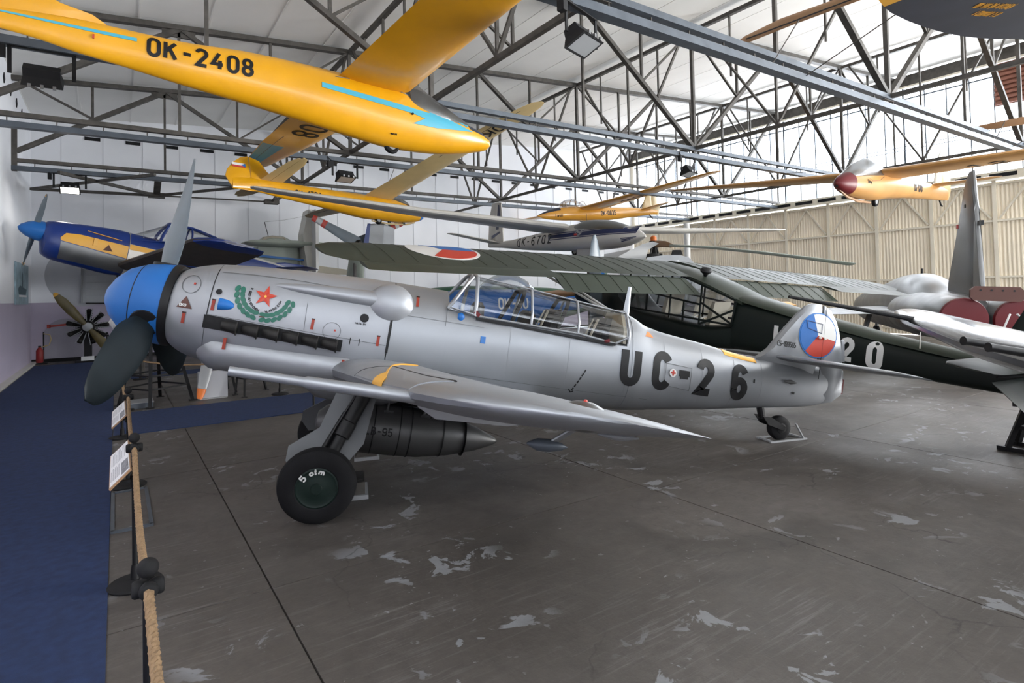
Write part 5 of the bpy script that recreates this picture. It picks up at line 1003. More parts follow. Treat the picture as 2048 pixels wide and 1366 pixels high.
# ---------------------------------------------------------------- silver twin-jet by the doors
G = thing('jet_aircraft', 'silver twin-engine jet with tall fin and red exhaust covers by the hangar doors', 'aircraft', **pose(15.21, 4.67, 1.21, 36.7, 0, 3.1))
gb = Body([(.35, .10, .42, .1, .26, 2), (.8, .36, .50, -.3, .1, 2.1), (2.1, .58, .60, -.6, .0, 2.2), (3.0, .66, .88, -.62, .05, 2.2), (4.16, .70, 1.08, -.62, .1, 2.2), (5.2, .72, 1.06, -.62, .1, 2.2), (6.6, .70, .90, -.60, .1, 2.2), (9.5, .6, .6, -.55, .0, 2.1), (11, .42, .42, -.42, 0, 2)])
ob('fuselage', gb.mesh(None, None, 36, .2), 'aluminium', G)
for s in (1, -1):
    e = ob('engine_nacelle', MB().lathe([(-.1, .44), (.0, .47), (1.2, .52), (2.6, .55), (4, .45), (5, .2)], 32, (0, s * .48, 0)), 'aluminium', G); ob('exhaust_cover', MB().lathe([(-.14, .30), (-.13, .43), (-.08, .45), (0, .45)], 32, (-.01, s * .48, 0)), 'dark_red', e)
    ob('wing', Wing([(.55, 6.6, 3.6, .0, .06, 0), (4.2, 2.2, 1.9, -.1, .06, 0), (4.5, 1.9, 1.5, -.1, .04, 0)]).mesh(s, n=8), 'aluminium', G); ob('tailplane', Wing([(.6, 1.9, 1.2, .05, .05, 0), (2.3, .2, .6, .1, .05, 0)]).mesh(s, n=6), 'aluminium', G)
    ob('main_leg', MB().tube([(4.2, s * 1.3, -.1), (4.2, s * 1.5, -.85)], .07, 8), 'aluminium', G); wheel(G, (4.2, s * 1.5, -.83), .38, .1)
ob('nose_leg', MB().tube([(9.2, 0, -.4), (9.3, 0, -.95)], .06, 8), 'aluminium', G); wheel(G, (9.3, 0, -.93), .28, .08)
gfin = ob('fin', MB().plate([(2.35, .45), (1.75, 1.9), (1.32, 3.05), (1.2, 3.33), (.98, 3.34), (.80, 2.6), (.76, .5)], lambda a, c, o: V((a, o, c)), .16, .8, .25), 'aluminium', G); ob('rudder', MB().plate([(.97, 3.2), (.62, 1.84), (.30, .55), (.755, .52), (.79, 2.6)], lambda a, c, o: V((a, o, c)), .10, .8, .3), 'aluminium', G)
ob('rudder_lamp', MB().box((.55, 0, 2.1), (.2, .05, .1)), 'black', G, 0); ob('static_bracket', MB().box((1.2, .08, 2.55), (.06, .03, .08)), 'engine_dark', G, 0); ob('tail_lamp', MB().box((1.62, .09, 2.12), (.08, .02, .09)), 'red', G, 0)
ob('exhaust_shield', MB().prism([(-.40, .40), (.40, .40), (.46, .46), (.46, .62), (.38, .70), (-.38, .70), (-.46, .62), (-.46, .46)], lambda a, c: (-.30, a - .02, c), lambda a, c: (-.22, a - .02, c)), 'maroon', G, 0)
for k in range(4): ob('shield_bolt', MB().lathe([(-.31, .02), (-.29, .02)], 8, (0, -.3 + .19 * k, .62)), 'black', G)
ob('top_probe', MB().tube([(4.4, 0, 1.05), (4.4, 0, 1.22)], .03, 8), 'black', G)
# ---------------------------------------------------------------- blue, yellow and silver low-wing trainer in the far corner
Zt = thing('trainer_aircraft', 'blue yellow and silver low-wing trainer with two-blade propeller near the end wall', 'aircraft', **pose(5.25, 21.15, 2.5, 196, 10.4, -.9))
zb_ = Body([(0, .05, .45, .1, .28, 2), (1.2, .16, .55, -.1, .22, 2), (2.6, .30, .62, -.32, .12, 2.2), (3.4, .36, .45, -.48, .0, 2.3), (5.1, .39, .48, -.72, -.1, 2.4), (5.6, .40, .50, -.76, -.12, 2.4), (6.3, .40, .45, -.70, -.13, 2.4), (6.95, .37, .39, -.62, -.12, 2.3), (7.18, .32, .33, -.5, -.08, 2.2), (7.24, .24, .26, -.2, .02, 2)])
ob('fuselage', zb_.mesh(0, 5.35, 36, .1), 'sil_white', Zt); ob('engine_cowl', zb_.mesh(5.36, 7.24, 36, .08), 'royal', Zt)
def zs(poly, m, nm, sgn=1, off=.003): return ob(nm, fill(poly, lambda a, c, o: zb_.side(a, min(c, zb_.at(a)[1] - .003), sgn, off + o), .005, .10), m, Zt)
zs([(6.9, -.05), (6.8, .09), (6.5, .12), (5.37, .06), (5.37, -.28), (6.88, -.12)], 'yellow_paint', 'yellow_panel'); zs([(6.88, -.14), (5.37, -.30), (5.37, -.70), (6.85, -.58)], 'aluminium', 'silver_panel')
zs([(5.34, .47), (4.0, .42), (3.2, .52), (2.4, .5), (2.4, .12), (3.2, .05), (4.0, .10), (5.34, .14)], 'royal', 'blue_panel'); zs([(5.34, .13), (3.6, .06), (3.6, -.03), (5.34, -.02)], 'yellow_paint', 'yellow_panel'); zs([(2.3, .52), (.2, .42), (.2, .15), (2.3, -.05)], 'royal', 'blue_panel')
ob('spinner', MB().lathe([(7.22, .26), (7.35, .25), (7.55, .18), (7.68, .09), (7.73, 0)], 28, (0, 0, .05)), 'spinner_blue', Zt)
zbm = blade_mesh(1.0, .085, .1); zbm.materials.append(M['blade_grey'])
for a in (25, 205): o = ob('propeller_blade', zbm, None, Zt); o.location = (7.38, 0, .05); o.rotation_euler = (R(-a), 0, 0); ob('blade_tip', MB().tube([(0, .0, .93), (0, .0, 1.0)], [.03, .01], 8, .4), 'yellow_paint', o)
ob('air_intake', MB().lathe([(0, .12), (.03, .13), (.04, .1)], 18, (7.13, .12, -.32)), 'navy', Zt)
ob('warning_triangle', fill([(5.95, -.17), (5.84, .0), (5.73, -.17)], lambda a, c, o: zb_.side(a, c, 1, .008 + o)), 'maroon', Zt); ob('pinstripe', fill([(6.35, .27), (5.55, .19), (5.55, .175), (6.35, .255)], lambda a, c, o: zb_.side(a, c, 1, .004 + o)), 'yellow_paint', Zt); ob('name_plate', fill([(6.2, .245), (5.6, .18), (5.6, .16), (6.2, .215)], lambda a, c, o: zb_.side(a, c, 1, .003 + o)), 'maroon', Zt); ob('cowl_vent', MB().box(zb_.side(6.15, .0, 1, .02), (.09, .03, .2)), 'yellow_paint', Zt, 0)
zcan = MB()
for x, zt_, w_ in ((5.12, .52, .30), (4.35, 1.0, .27), (3.3, .98, .26), (2.5, .66, .24)): zcan.v += [tuple(V((x, w_ * math.cos(PI * j / 12), .38 + (zt_ - .38) * math.sin(PI * j / 12) ** .7))) for j in range(13)]
zcan.f = [(i * 13 + j, i * 13 + j + 1, (i + 1) * 13 + j + 1, (i + 1) * 13 + j) for i in range(3) for j in range(12)]; ob('canopy', zcan, 'canopy', Zt)
for x, zt_, w_, r_ in ((4.35, 1.0, .275, .045), (3.75, 1.0, .27, .03), (3.0, .88, .26, .04)): ob('canopy_frame', MB().tube([(x - (.25 if x > 4.2 else 0) * (1 - math.sin(PI * j / 12)) * -1, w_ * math.cos(PI * j / 12), .38 + (zt_ - .38) * math.sin(PI * j / 12) ** .7) for j in range(13)], r_, 8), 'royal', Zt)
ob('canopy_frame', MB().tube([(4.35, 0, 1.0), (3.7, 0, 1.02), (3.0, 0, .9), (2.4, 0, .64), (1.6, 0, .58)], .05, 8), 'royal', Zt); ob('canopy_frame', MB().tube([(5.05, .31, .30), (4.4, .3, .42)], .02, 6), 'royal', Zt)
zw_ = Wing([(.3, 5.55, 2.15, -.48, .14, 1), (2.5, 5.5, 1.9, -.26, .13, 1), (4.7, 5.40, 1.68, -.02, .12, 0), (5.05, 5.2, 1.35, .02, .1, 0), (5.2, 4.9, .7, .03, .08, 0)])
for s in (1, -1):
    ob('wing', zw_.mesh(s, n=12), 'wing_dark', Zt); ob('wing_tip', zw_.mesh(s, 4.72, 5.2, 12, 0, 1, .006), 'royal', Zt)
    for k in range(3): ob('wing_rib', MB().tube([zw_.surf(1.4 + .5 * k, f, False, s, .003) for f in (.3, .5, .7, .9)], .02, 6), 'royal', Zt)
    ob('tailplane', Wing([(.05, .95, .8, .38, .08, 0), (1.6, .75, .5, .4, .07, 0), (1.7, .65, .3, .4, .06, 0)]).mesh(s, n=6), 'royal', Zt); ob('main_leg', MB().tube([(5.0, s * 1.0, -.4), (5.05, s * 1.0, -1.0)], .06, 8), 'aluminium', Zt)
ob('fin', MB().plate([(1.1, .5), (.6, .62), (-.1, .66), (-.3, .5), (-.1, .2)], lambda a, c, o: V((a, o, c)), .08), 'royal', Zt)
ob('exhaust_pipe', MB().tube([(5.45, .15, -.76), (5.25, .2, -.86)], .03, 8), 'black', Zt)
mz = Matrix.LocRotScale(Zt.location, Zt.rotation_euler, None)
zst = thing('display_platform', 'grey steel support frame carrying the blue trainer aircraft', 'stand')
for lx, ly in ((5.05, 1.0), (5.05, -1.0), (1.5, 0)):
    p = mz @ V((lx, ly, -1.0 if ly else -.02)); ob('post', MB().tube([(p.x, p.y, 0), p], .06, 10), 'steel', zst); ob('foot', MB().box((p.x, p.y, .02), (.4, .4, .04)), 'steel', zst, 0)
# ---------------------------------------------------------------- twin-finned grey-green aircraft seen from behind
A = thing('twin_fin_aircraft', 'pale grey-green aircraft with twin fins and blue side line behind the trainer', 'aircraft')
aY = 23.2
def ap(x, y, dy=0): return onY(x, y, aY + dy)
tl, trr = ap(486, 485), ap(612, 489)
ob('tailplane', MB().rings([[p + V((0, .45 * math.cos(a), h_ * math.sin(a))) for a in [2 * PI * j / 14 for j in range(14)]] for p, h_ in ((tl, .02), (tl.lerp(trr, .12), .10), (tl.lerp(trr, .5), .14), (trr, .13), (ap(640, 490), .10))]), 'grey_green', A)
fp = [(612, 421), (620, 421), (625, 445), (625, 540), (618, 552), (612, 548), (604, 500), (602, 470)]
ob('fin', MB().prism(fp, lambda a, c: ap(a, c) + V((0, -.35, 0)), lambda a, c: ap(a, c) + V((0, .45, 0))), 'cream', A, 0); ob('rudder', MB().prism([(618, 424), (624, 432), (625, 540), (619, 550)], lambda a, c: ap(a, c) + V((0, -.9, 0)), lambda a, c: ap(a, c) + V((.0, -.36, 0))), 'white', A, 0)
fus = [(508, 492), (520, 478), (535, 472), (565, 472), (585, 482), (606, 488), (606, 535), (560, 545), (520, 540), (505, 515)]
ob('fuselage', MB().plate(fus, lambda a, c, o: ap(a, c, o + 1.0), 1.5, .8, .5), 'grey_green', A); ob('cabin_roof', MB().plate([(518, 485), (525, 474), (545, 471), (570, 474), (582, 486)], lambda a, c, o: ap(a, c, o + .95), 1.2, .85, .4), 'tan', A)
ob('side_line', MB().prism([(508, 508), (622, 520), (622, 523), (508, 513)], lambda a, c: ap(a, c, -.02), lambda a, c: ap(a, c, .02)), 'paint_blue', A, 0); ob('aerial_mast', MB().tube([ap(537, 474, .6), ap(529, 444, .6)], .012, 5), 'black', A); ob('aerial_wire', MB().tube([ap(529, 444, .6), ap(570, 440, .3), ap(612, 432)], .004, 4), 'steel', A)
q = ap(560, 545, 1.0); ob('support_leg', MB().tube([(q.x, q.y, 0), q + V((0, 0, .1))], .08, 10), 'steel', A); q = ap(600, 530, .8); ob('support_leg', MB().tube([(q.x, q.y, 0), q + V((0, 0, .1))], .06, 10), 'steel', A)
ob('hatch', MB().box(ap(583, 530, .35), (.1, .05, .12)), 'black', A, 0)
ob('far_wing', MB().prism([(625, 530), (700, 540), (705, 550), (625, 548)], lambda a, c: ap(a, c, .3), lambda a, c: ap(a, c, 1.5)), 'tan', A, 0)
# ---------------------------------------------------------------- helicopter tail rotor, rotor head, blue aircraft and others behind the green wing
def pt(x, y, d): return V((0, 0, EYE)) + ray(x, y) * d
hY = 16.6
T1 = thing('helicopter', 'grey helicopter with red banded tail rotor blades behind the green wing', 'helicopter')
def hp_(x, y, dy=0): return onY(x, y, hY + dy)
hub = hp_(716, 487)
def flatblade(par, pxs, w0, w1, m, name='tail_rotor_blade', f=None, dy=0):
    a, b_ = [onY(*p, hY + dy) for p in pxs]; d = (b_ - a).normalized(); n_ = V((0, 1, 0)); s_ = d.cross(n_).normalized()
    return MB().rings([[p + s_ * w_ * math.cos(2 * PI * j / 10) + n_ * .02 * math.sin(2 * PI * j / 10) for j in range(10)] for p, w_ in ((a, w0), (a.lerp(b_, .15), w0), (b_, w1))])
bl_ = ob('tail_rotor_blade', flatblade(T1, ((716, 487), (652, 450)), .18, .11, ''), 'blade_grey', T1)
for (p0, p1, w0, w1, m) in (((652, 450), (644, 445), .112, .105, 'red'), ((644, 445), (633, 439), .105, .095, 'slat_grey'), ((633, 439), (625, 435), .095, .08, 'red')): ob('blade_band', flatblade(T1, (p0, p1), w0, w1, ''), m, bl_)
b2 = ob('tail_rotor_blade', flatblade(T1, ((716, 487), (782, 455)), .18, .10, '', dy=.9), 'blade_grey', T1)
for p0, p1, m in (((782, 455), (790, 452), 'red'), ((790, 452), (797, 449), 'white'), ((797, 449), (804, 446), 'red')): ob('blade_band', flatblade(T1, (p0, p1), .10, .09, '', dy=.9), m, b2)
ob('rotor_hub', MB().lathe([(-.2, .05), (-.1, .10), (.1, .10), (.9, .08)], 16, hub, (0, 1, 0)), 'engine_dark', T1)
ob('tail_fin', MB().prism([(738, 448), (768, 446), (766, 492), (734, 492)], lambda a, c: hp_(a, c, .25), lambda a, c: hp_(a, c, .45)), 'aluminium', T1, 0); ob('fin_stripe', MB().prism([(735, 447), (741, 447), (737, 492), (726, 492)], lambda a, c: hp_(a, c, .24), lambda a, c: hp_(a, c, .44)), 'royal', T1, 0); ob('tail_rudder', MB().prism([(767, 447), (789, 457), (789, 494), (764, 492)], lambda a, c: hp_(a, c, .28), lambda a, c: hp_(a, c, .42)), 'slat_grey', T1, 0)
q = hp_(716, 495, .6); ob('tail_boom', MB().tube([q, V((q.x + .5, q.y + 2.0, 1.9)), V((q.x + .8, q.y + 3.2, 1.8))], [.22, .32, .4], 14), 'grey_green', T1); ob('skid_leg', MB().tube([(q.x + .6, q.y + 2.6, 1.6), (q.x + .6, q.y + 2.6, 0)], .07, 8), 'steel', T1); ob('skid_leg', MB().tube([(q.x, q.y + .3, q.z), (q.x, q.y + .3, 0)], .05, 8), 'steel', T1)
# rotor head near the doors
H = thing('helicopter', 'light grey helicopter with orange beacon and long drooping rotor blade near the doors', 'helicopter')
hD = 19.0
def h2(x, y, d=0): return pt(x, y, hD + d)
def pxprism(par, name, poly, d0, d1, m, base=hD, plate=None): return ob(name, MB().prism(poly, lambda a, c: pt(a, c, base + d0), lambda a, c: pt(a, c, base + d1)), m, par, 0)
pxprism(H, 'engine_fairing', [(1238, 512), (1262, 500), (1285, 488), (1305, 483), (1318, 487), (1296, 500), (1292, 515), (1294, 545), (1230, 545)], -.5, .9, 'white'); pxprism(H, 'cabin_top', [(1294, 515), (1330, 510), (1360, 510), (1378, 515), (1388, 525), (1388, 560), (1290, 560)], -.8, .9, 'slat_grey')
pxprism(H, 'tail_surface', [(1190, 512), (1262, 498), (1240, 515), (1190, 515)], .3, .6, 'white')
pxprism(H, 'air_filter', [(1345, 500), (1350, 500), (1362, 500), (1366, 510), (1342, 510)], -.4, .3, 'black_matt'); pxprism(H, 'cabin_window', [(1345, 522), (1358, 520), (1360, 530), (1346, 530)], -.86, -.82, 'paper')
ob('rotor_mast', MB().tube([h2(1308, 535), h2(1308, 493)], .12, 12), 'engine_dark', H); ob('swash_plate', MB().lathe([(-.06, .3), (.06, .3)], 18, h2(1306, 512), (0, 0, 1)), 'engine_dark', H)
for dx in (-8, 6, 12): ob('control_rod', MB().tube([h2(1306 + dx, 520, -.2), h2(1308 + dx * .5, 495, -.2)], .03, 6), 'engine_dark', H)
ob('beacon', MB().lathe([(0, .10), (.12, .10), (.17, .05), (.18, 0)], 16, h2(1307, 482), (0, 0, 1)), 'orange', H); ob('beacon_base', MB().lathe([(-.06, .14), (0, .14)], 16, h2(1307, 482), (0, 0, 1)), 'black', H)
ob('rotor_head', MB().tube([h2(1308, 488), h2(1330, 488, -.5), h2(1345, 492, -.8)], [.12, .10, .06], 10), 'wood_wing', H)
ob('rotor_blade', MB().rings([[p + V((0, 0, .035 * math.sin(a))) + (cr_ * .0 + V((.3, .9, 0)).normalized() * .17) * math.cos(a) for a in [2 * PI * j / 12 for j in range(12)]] for p in (h2(1340, 491, -.8), h2(1420, 495, -1.8), h2(1520, 505, -3.0), h2(1620, 517, -4.0), h2(1700, 528, -4.8))]), 'grey_green', H)
q = h2(1330, 545); ob('cabin', MB().plate([(1240, 545), (1395, 545), (1410, 590), (1380, 640), (1250, 640), (1230, 590)], lambda a, c, o: h2(a, c, o), 1.7, .85, .6), 'slat_grey', H)
for x in (1270, 1360): p = h2(x, 635); ob('undercarriage_leg', MB().tube([p + V((0, 0, .3)), (p.x, p.y, .2)], .05, 8), 'black', H); wheel(H, (p.x, p.y, .2), .2, .07)
# white post and tapered blade behind the green wing
Wp = h2(1374, 480, 1.5); tag(ob('hall_post', MB().tube([(Wp.x, Wp.y, 0), (Wp.x, Wp.y, pt(1374, 446, hD + 1.5).z)], .10, 14), 'white'), 'slim white round post standing behind the helicopter', 'post')
pb = pt(1190, 520, 13.0); B_ = thing('standing_blade', 'dark blue-grey propeller blade tip standing above the green wing', 'propeller blade', (pb.x, pb.y, 0))
tp_ = pt(1190, 470, 13.0).z; ob('blade', MB().rings([[V((w_ * math.cos(a), .03 * math.sin(a), z)) for a in [2 * PI * j / 12 for j in range(12)]] for z, w_ in ((.05, .12), (1.2, .2), (tp_ - .5, .17), (tp_ - .15, .10), (tp_, .03))]), 'blade_grey', B_); ob('foot', MB().lathe([(0, .3), (.05, .3), (.06, .1)], 20, (0, 0, 0), (0, 0, 1)), 'steel', B_)
# sky-blue aircraft seen through the fighter's canopy
U = thing('touring_aircraft', 'sky-blue aircraft with white lettering seen through the fighter canopy', 'aircraft', **pose(9.5, 13.9, 1.5, 180, 1, 0))
ub = Body([(-3.2, .08, .42, .12, .27, 2), (-1.5, .3, .48, -.1, .2, 2.2), (0, .45, .6, -.35, .15, 2.4), (1.6, .48, .6, -.45, .1, 2.4), (2.9, .4, .42, -.4, .0, 2.2), (3.2, .2, .22, -.2, .0, 2)])
ob('fuselage', ub.mesh(None, None, 28, .15), 'cobalt', U); side_text(U, ub, 'OK-AU', .9, .05, .32, 1, False, .15, .8, m='white')
for s in (1, -1): ob('wing', Wing([(.3, 1.8, 1.4, -.4, .14, 0), (2.2, 1.6, 1.0, -.3, .12, 0), (2.3, 1.4, .4, -.3, .08, 0)]).mesh(s, n=8), 'cobalt', U); ob('main_leg', MB().tube([(1.2, s * .9, -.4), (1.2, s * .95, -1.2)], .05, 8), 'aluminium', U); wheel(U, (1.2, s * .95, -1.25), .24, .08); ob('tailplane', Wing([(.05, -2.2, .8, .4, .08, 0), (1.4, -2.4, .5, .42, .07, 0)]).mesh(s, n=6), 'cobalt', U)
ob('fin', MB().plate([(-2.2, .45), (-2.9, 1.3), (-3.4, 1.3), (-3.4, .3)], lambda a, c, o: V((a, o, c)), .08), 'cobalt', U); ob('spinner', MB().lathe([(3.18, .2), (3.35, .16), (3.5, 0)], 20), 'white', U)
ob('tail_wheel', MB().lathe([(-.04, .05), (0, .1), (.04, .05)], 16, (-3.0, 0, -1.4), (0, 1, 0)), 'rubber', U); ob('tail_leg', MB().tube([(-3.0, 0, -1.4), (-2.8, 0, .2)], .03, 8), 'aluminium', U); ob('canopy', blister('canopy', U, -.6, 1.2, .38, .5, 1.05, 'canopy').data, None, U) if 0 else blister('canopy', U, -.6, 1.3, .38, .52, 1.05, 'canopy')
# dark green aircraft further back in the same shade
N_ = thing('dark_green_aircraft', 'dark green aircraft parked in shade behind the high wing', 'aircraft', **pose(12.4, 17.9, 1.42, 178, 2, 0))
nb = Body([(-4, .1, .5, .1, .3, 2), (-1, .5, .8, -.5, .2, 2.3), (2, .6, .8, -.7, .1, 2.3), (4.2, .5, .6, -.6, 0, 2.1), (4.9, .3, .35, -.35, 0, 2)]); ob('fuselage', nb.mesh(None, None, 28, .2), 'green_leaf', N_)
for s in (1, -1): ob('wing', Wing([(.4, 2.4, 2.0, -.4, .14, 0), (2.5, 2.2, 1.2, -.3, .12, 0), (2.7, 2.0, .5, -.3, .08, 0)]).mesh(s, n=8), 'green_leaf', N_); ob('main_leg', MB().tube([(2.2, s * 1.4, -.4), (2.3, s * 1.4, -1.0)], .07, 8), 'black', N_); wheel(N_, (2.3, s * 1.4, -1.08), .36, .1)
ob('fin', MB().plate([(-2.6, .6), (-3.6, 1.5), (-4.2, 1.5), (-4.2, .2)], lambda a, c, o: V((a, o, c)), .1), 'green_leaf', N_); wheel(N_, (-3.4, 0, -.9), .15, .06, nm='tail_wheel'); ob('tail_leg', MB().tube([(-3.4, 0, -.9), (-3.3, 0, .2)], .04, 8), 'black', N_)
# orange wing panel behind the green fuselage, by the doors
yw = pt(1560, 605, 19.0); tag(ob('orange_panel', MB().rings([[V((yw.x, yw.y, 0)) + V((.9 * q * math.cos(a), .25 * q * math.sin(a), z)) for a in [2 * PI * j / 16 for j in range(16)]] for z, q in ((0.0, .8), (1.0, 1), (yw.z - .1, .95), (yw.z + .02, .5))]), 'yellow_paint'), 'orange yellow rounded fairing standing behind the green fuselage', 'fairing')
# ---------------------------------------------------------------- parts of further gliders at the top right edge
def hung(name, label, pxs, m, yt, tip=None):
    """wing outline px (x, y, distance) as root..tip pairs of leading and trailing edge"""
    t = thing(name, label, 'glider', group='gliders hung under the roof'); rs = []
    for (x0, y0, x1, y1, d) in pxs:
        a, b_ = pt(x0, y0, d), pt(x1, y1, d); ch = (b_ - a); n_ = ch.cross(V((0, 0, 1))).normalized() if 0 else V((0, 0, 1))
        rs.append([a + ch * fx + V((0, 0, fz * ch.length)) for fx, fz in foil(8, .14)])
    ob('wing', MB().rings(rs), m, t); return t
wt1 = hung('glider', 'brown wooden glider wing tip poking in at the top edge', [(1950, -95, 2040, -60, 8.5), (1690, -8, 1722, 0, 9.3), (1560, 38, 1585, 50, 9.8), (1490, 72, 1500, 84, 10.1), (1474, 84, 1478, 88, 10.2)], 'wood_wing', 5.79)
ob('aileron_line', MB().tube([pt(1492, 78, 10.02), pt(1580, 45, 9.7), pt(1710, -4, 9.2)], .012, 5), 'black', wt1); p = pt(1950, -80, 8.5); ob('cable', MB().tube([p, (p.x, 5.79, ZR)], .01, 5), 'steel', wt1); p = pt(1600, 36, 9.65); ob('cable', MB().tube([p, (p.x, 5.79, ZR)], .01, 5), 'steel', wt1)
wt2 = hung('glider', 'tan glider wing tip entering at the picture edge before the windows', [(2300, 182, 2330, 210, 14.5), (2048, 233, 2055, 248, 15.5), (1935, 256, 1945, 264, 16.3), (1900, 262, 1903, 265, 16.6)], 'wood_wing', 5.79)
p = pt(2010, 242, 15.7); ob('cable', MB().tube([p, (p.x, 5.79, ZR)], .01, 5), 'steel', wt2); p = pt(2250, 195, 14.6); ob('cable', MB().tube([p, (p.x, 5.79, ZR)], .01, 5), 'steel', wt2)

nv = thing('glider', 'navy blue wing underside with yellow tip and small yellow lettering at the top corner', 'glider', group='gliders hung under the roof'); nz = 5.6
npoly = [(8.28, 3.51), (8.52, 3.54), (9.0, 3.53), (9.45, 3.49), (9.85, 3.43), (10.23, 3.34), (10.55, 3.23), (10.81, 3.11), (11.2, 2.87), (11.9, 2.2), (12.2, 1.2), (9.4, .5), (8.28, 1.2)]
ob('wing', MB().prism(npoly, lambda a, c: (a, c, nz), lambda a, c: (a, c, nz + .16)), 'navy_paint', nv, 0)
ob('wing_tip', MB().prism([(8.275, 3.51), (8.01, 3.46), (7.75, 3.25), (7.6, 2.8), (7.65, 2.2), (7.9, 1.6), (8.275, 1.2)], lambda a, c: (a, c, nz), lambda a, c: (a, c, nz + .16)), 'yellow_paint', nv, 0)
for i, (tx, h_) in enumerate((('DOBA MARZENI VALCOVEN', .085), ('V CERMAKOVA 3-75', .085))):
    e0 = onz(1960, 21 if i else 5, nz); e1 = onz(2008 if i else 2035, 24 if i else 8, nz); d = (e1 - e0); st_, wd_ = strokes(tx, .3); up = V((-d.y, d.x, 0)).normalized() * 1.0; sc = d.length / wd_ 
    ob('lettering', letter(tx, 1.0, .2, lambda a, c, o: V((e0.x, e0.y, nz - .002 - o * .3)) + d * (a / wd_) + up * (c * h_ * 1.6)), 'yellow_paint', nv)
for x, y in ((9.4, 1.0), (11.6, 1.6), (8.6, 2.6)): ob('cable', MB().tube([(x, y, nz + .15), (x, .72, ZR)], .01, 5), 'steel', nv)
# ---------------------------------------------------------------- rope barriers
def stanchion(x, y, label, h=1.03):
    t = thing('rope_stanchion', label, 'stanchion', (x, y, 0), group='black rope barrier posts')
    ob('base', MB().lathe([(0, .165), (.012, .17), (.022, .16), (.032, .06), (.04, .03)], 32, (0, 0, 0), (0, 0, 1)), 'black_matt', t); ob('collar', MB().lathe([(.03, .03), (.10, .028), (.14, .022)], 16, (0, 0, 0), (0, 0, 1)), 'black', t)
    ob('pole', MB().tube([(0, 0, .1), (0, 0, h - .06)], .018, 14), 'black', t); ob('ball', MB().lathe([(-.036 * math.cos(PI * i / 12), .036 * math.sin(PI * i / 12)) for i in range(13)], 24, (0, 0, h), (0, 0, 1)), 'black_matt', t)
    for a in (0, 90, 180, 270): ob('rope_socket', MB().lathe([(0, .02), (.012, .026), (.028, .031), (.042, .031), (.05, .026), (.052, .018)], 20, (0, 0, h - .07), (math.cos(R(a)), math.sin(R(a)), 0)), 'black_matt', t)
    return V((x, y, h - .07))
def rope(a, b, sag, label):
    d = b - a; n = 40; L = d.length; hd = V((d.x, d.y, 0)).normalized(); a = a + hd * .04; b = b - hd * .04; cl = [a.lerp(b, i / n) + V((0, 0, -sag * 4 * (i / n) * (1 - i / n))) for i in range(n + 1)]
    t = thing('barrier_rope', label, 'rope', group='tan barrier ropes'); side = V((-hd.y, hd.x, 0)); N = max(60, int(L * 60))
    for k in range(3):
        pts = []
        for i in range(N + 1):
            u = i / N * n; j = min(int(u), n - 1); p = cl[j].lerp(cl[j + 1], u - j); ph = 2 * PI * (i / N * L / .075 + k / 3); pts.append(p + side * .0085 * math.cos(ph) + V((0, 0, .0085 * math.sin(ph))))
        ob('strand', MB().tube(pts, .0105, 6), 'rope', t)
P = {}
for k, (x, y, lab) in dict(z=(.10, .1, 'black rope post beside the viewer, below the picture'), a=(.09, 2.55, 'nearest black rope post with its ball top in view'), b=(.10, 5.01, 'second black rope post along the carpet, before the fighter wheel'), c=(.10, 7.69, 'third black rope post along the carpet, beside the first information board'),
        d=(.06, 10.45, 'fourth black rope post along the carpet at the crossing strip'), e=(2.78, 10.26, 'black rope post on the near edge of the crossing carpet strip'), f=(2.82, 12.95, 'black rope post on the far edge of the crossing carpet strip'), g=(.10, 13.0, 'black rope post at the corner before the engine displays'), h=(.5, 17.9, 'black rope post beyond the engine displays near the far strip'), i=(3.4, 17.9, 'black rope post at the far side of the engine displays'), j=(-.25, 22.3, 'black rope post before the radial engine')).items(): P[k] = stanchion(x, y, lab)
for a, b, s, lab in (('z', 'a', .10, 'tan twisted rope running past the viewer to the nearest post'), ('a', 'b', .16, 'tan twisted rope between the nearest two posts'), ('b', 'c', .16, 'tan twisted rope between the second and third posts by the carpet'), ('c', 'd', .16, 'tan twisted rope between the third and fourth posts by the carpet'), ('g', 'f', .22, 'tan rope sagging in front of the grey propeller blade'), ('h', 'i', .2, 'tan rope sagging behind the engine displays'), ('d', 'e', .2, 'tan rope along the near edge of the crossing strip')): 
    if (a, b) != ('d', 'e'): rope(P[a], P[b], s, lab)
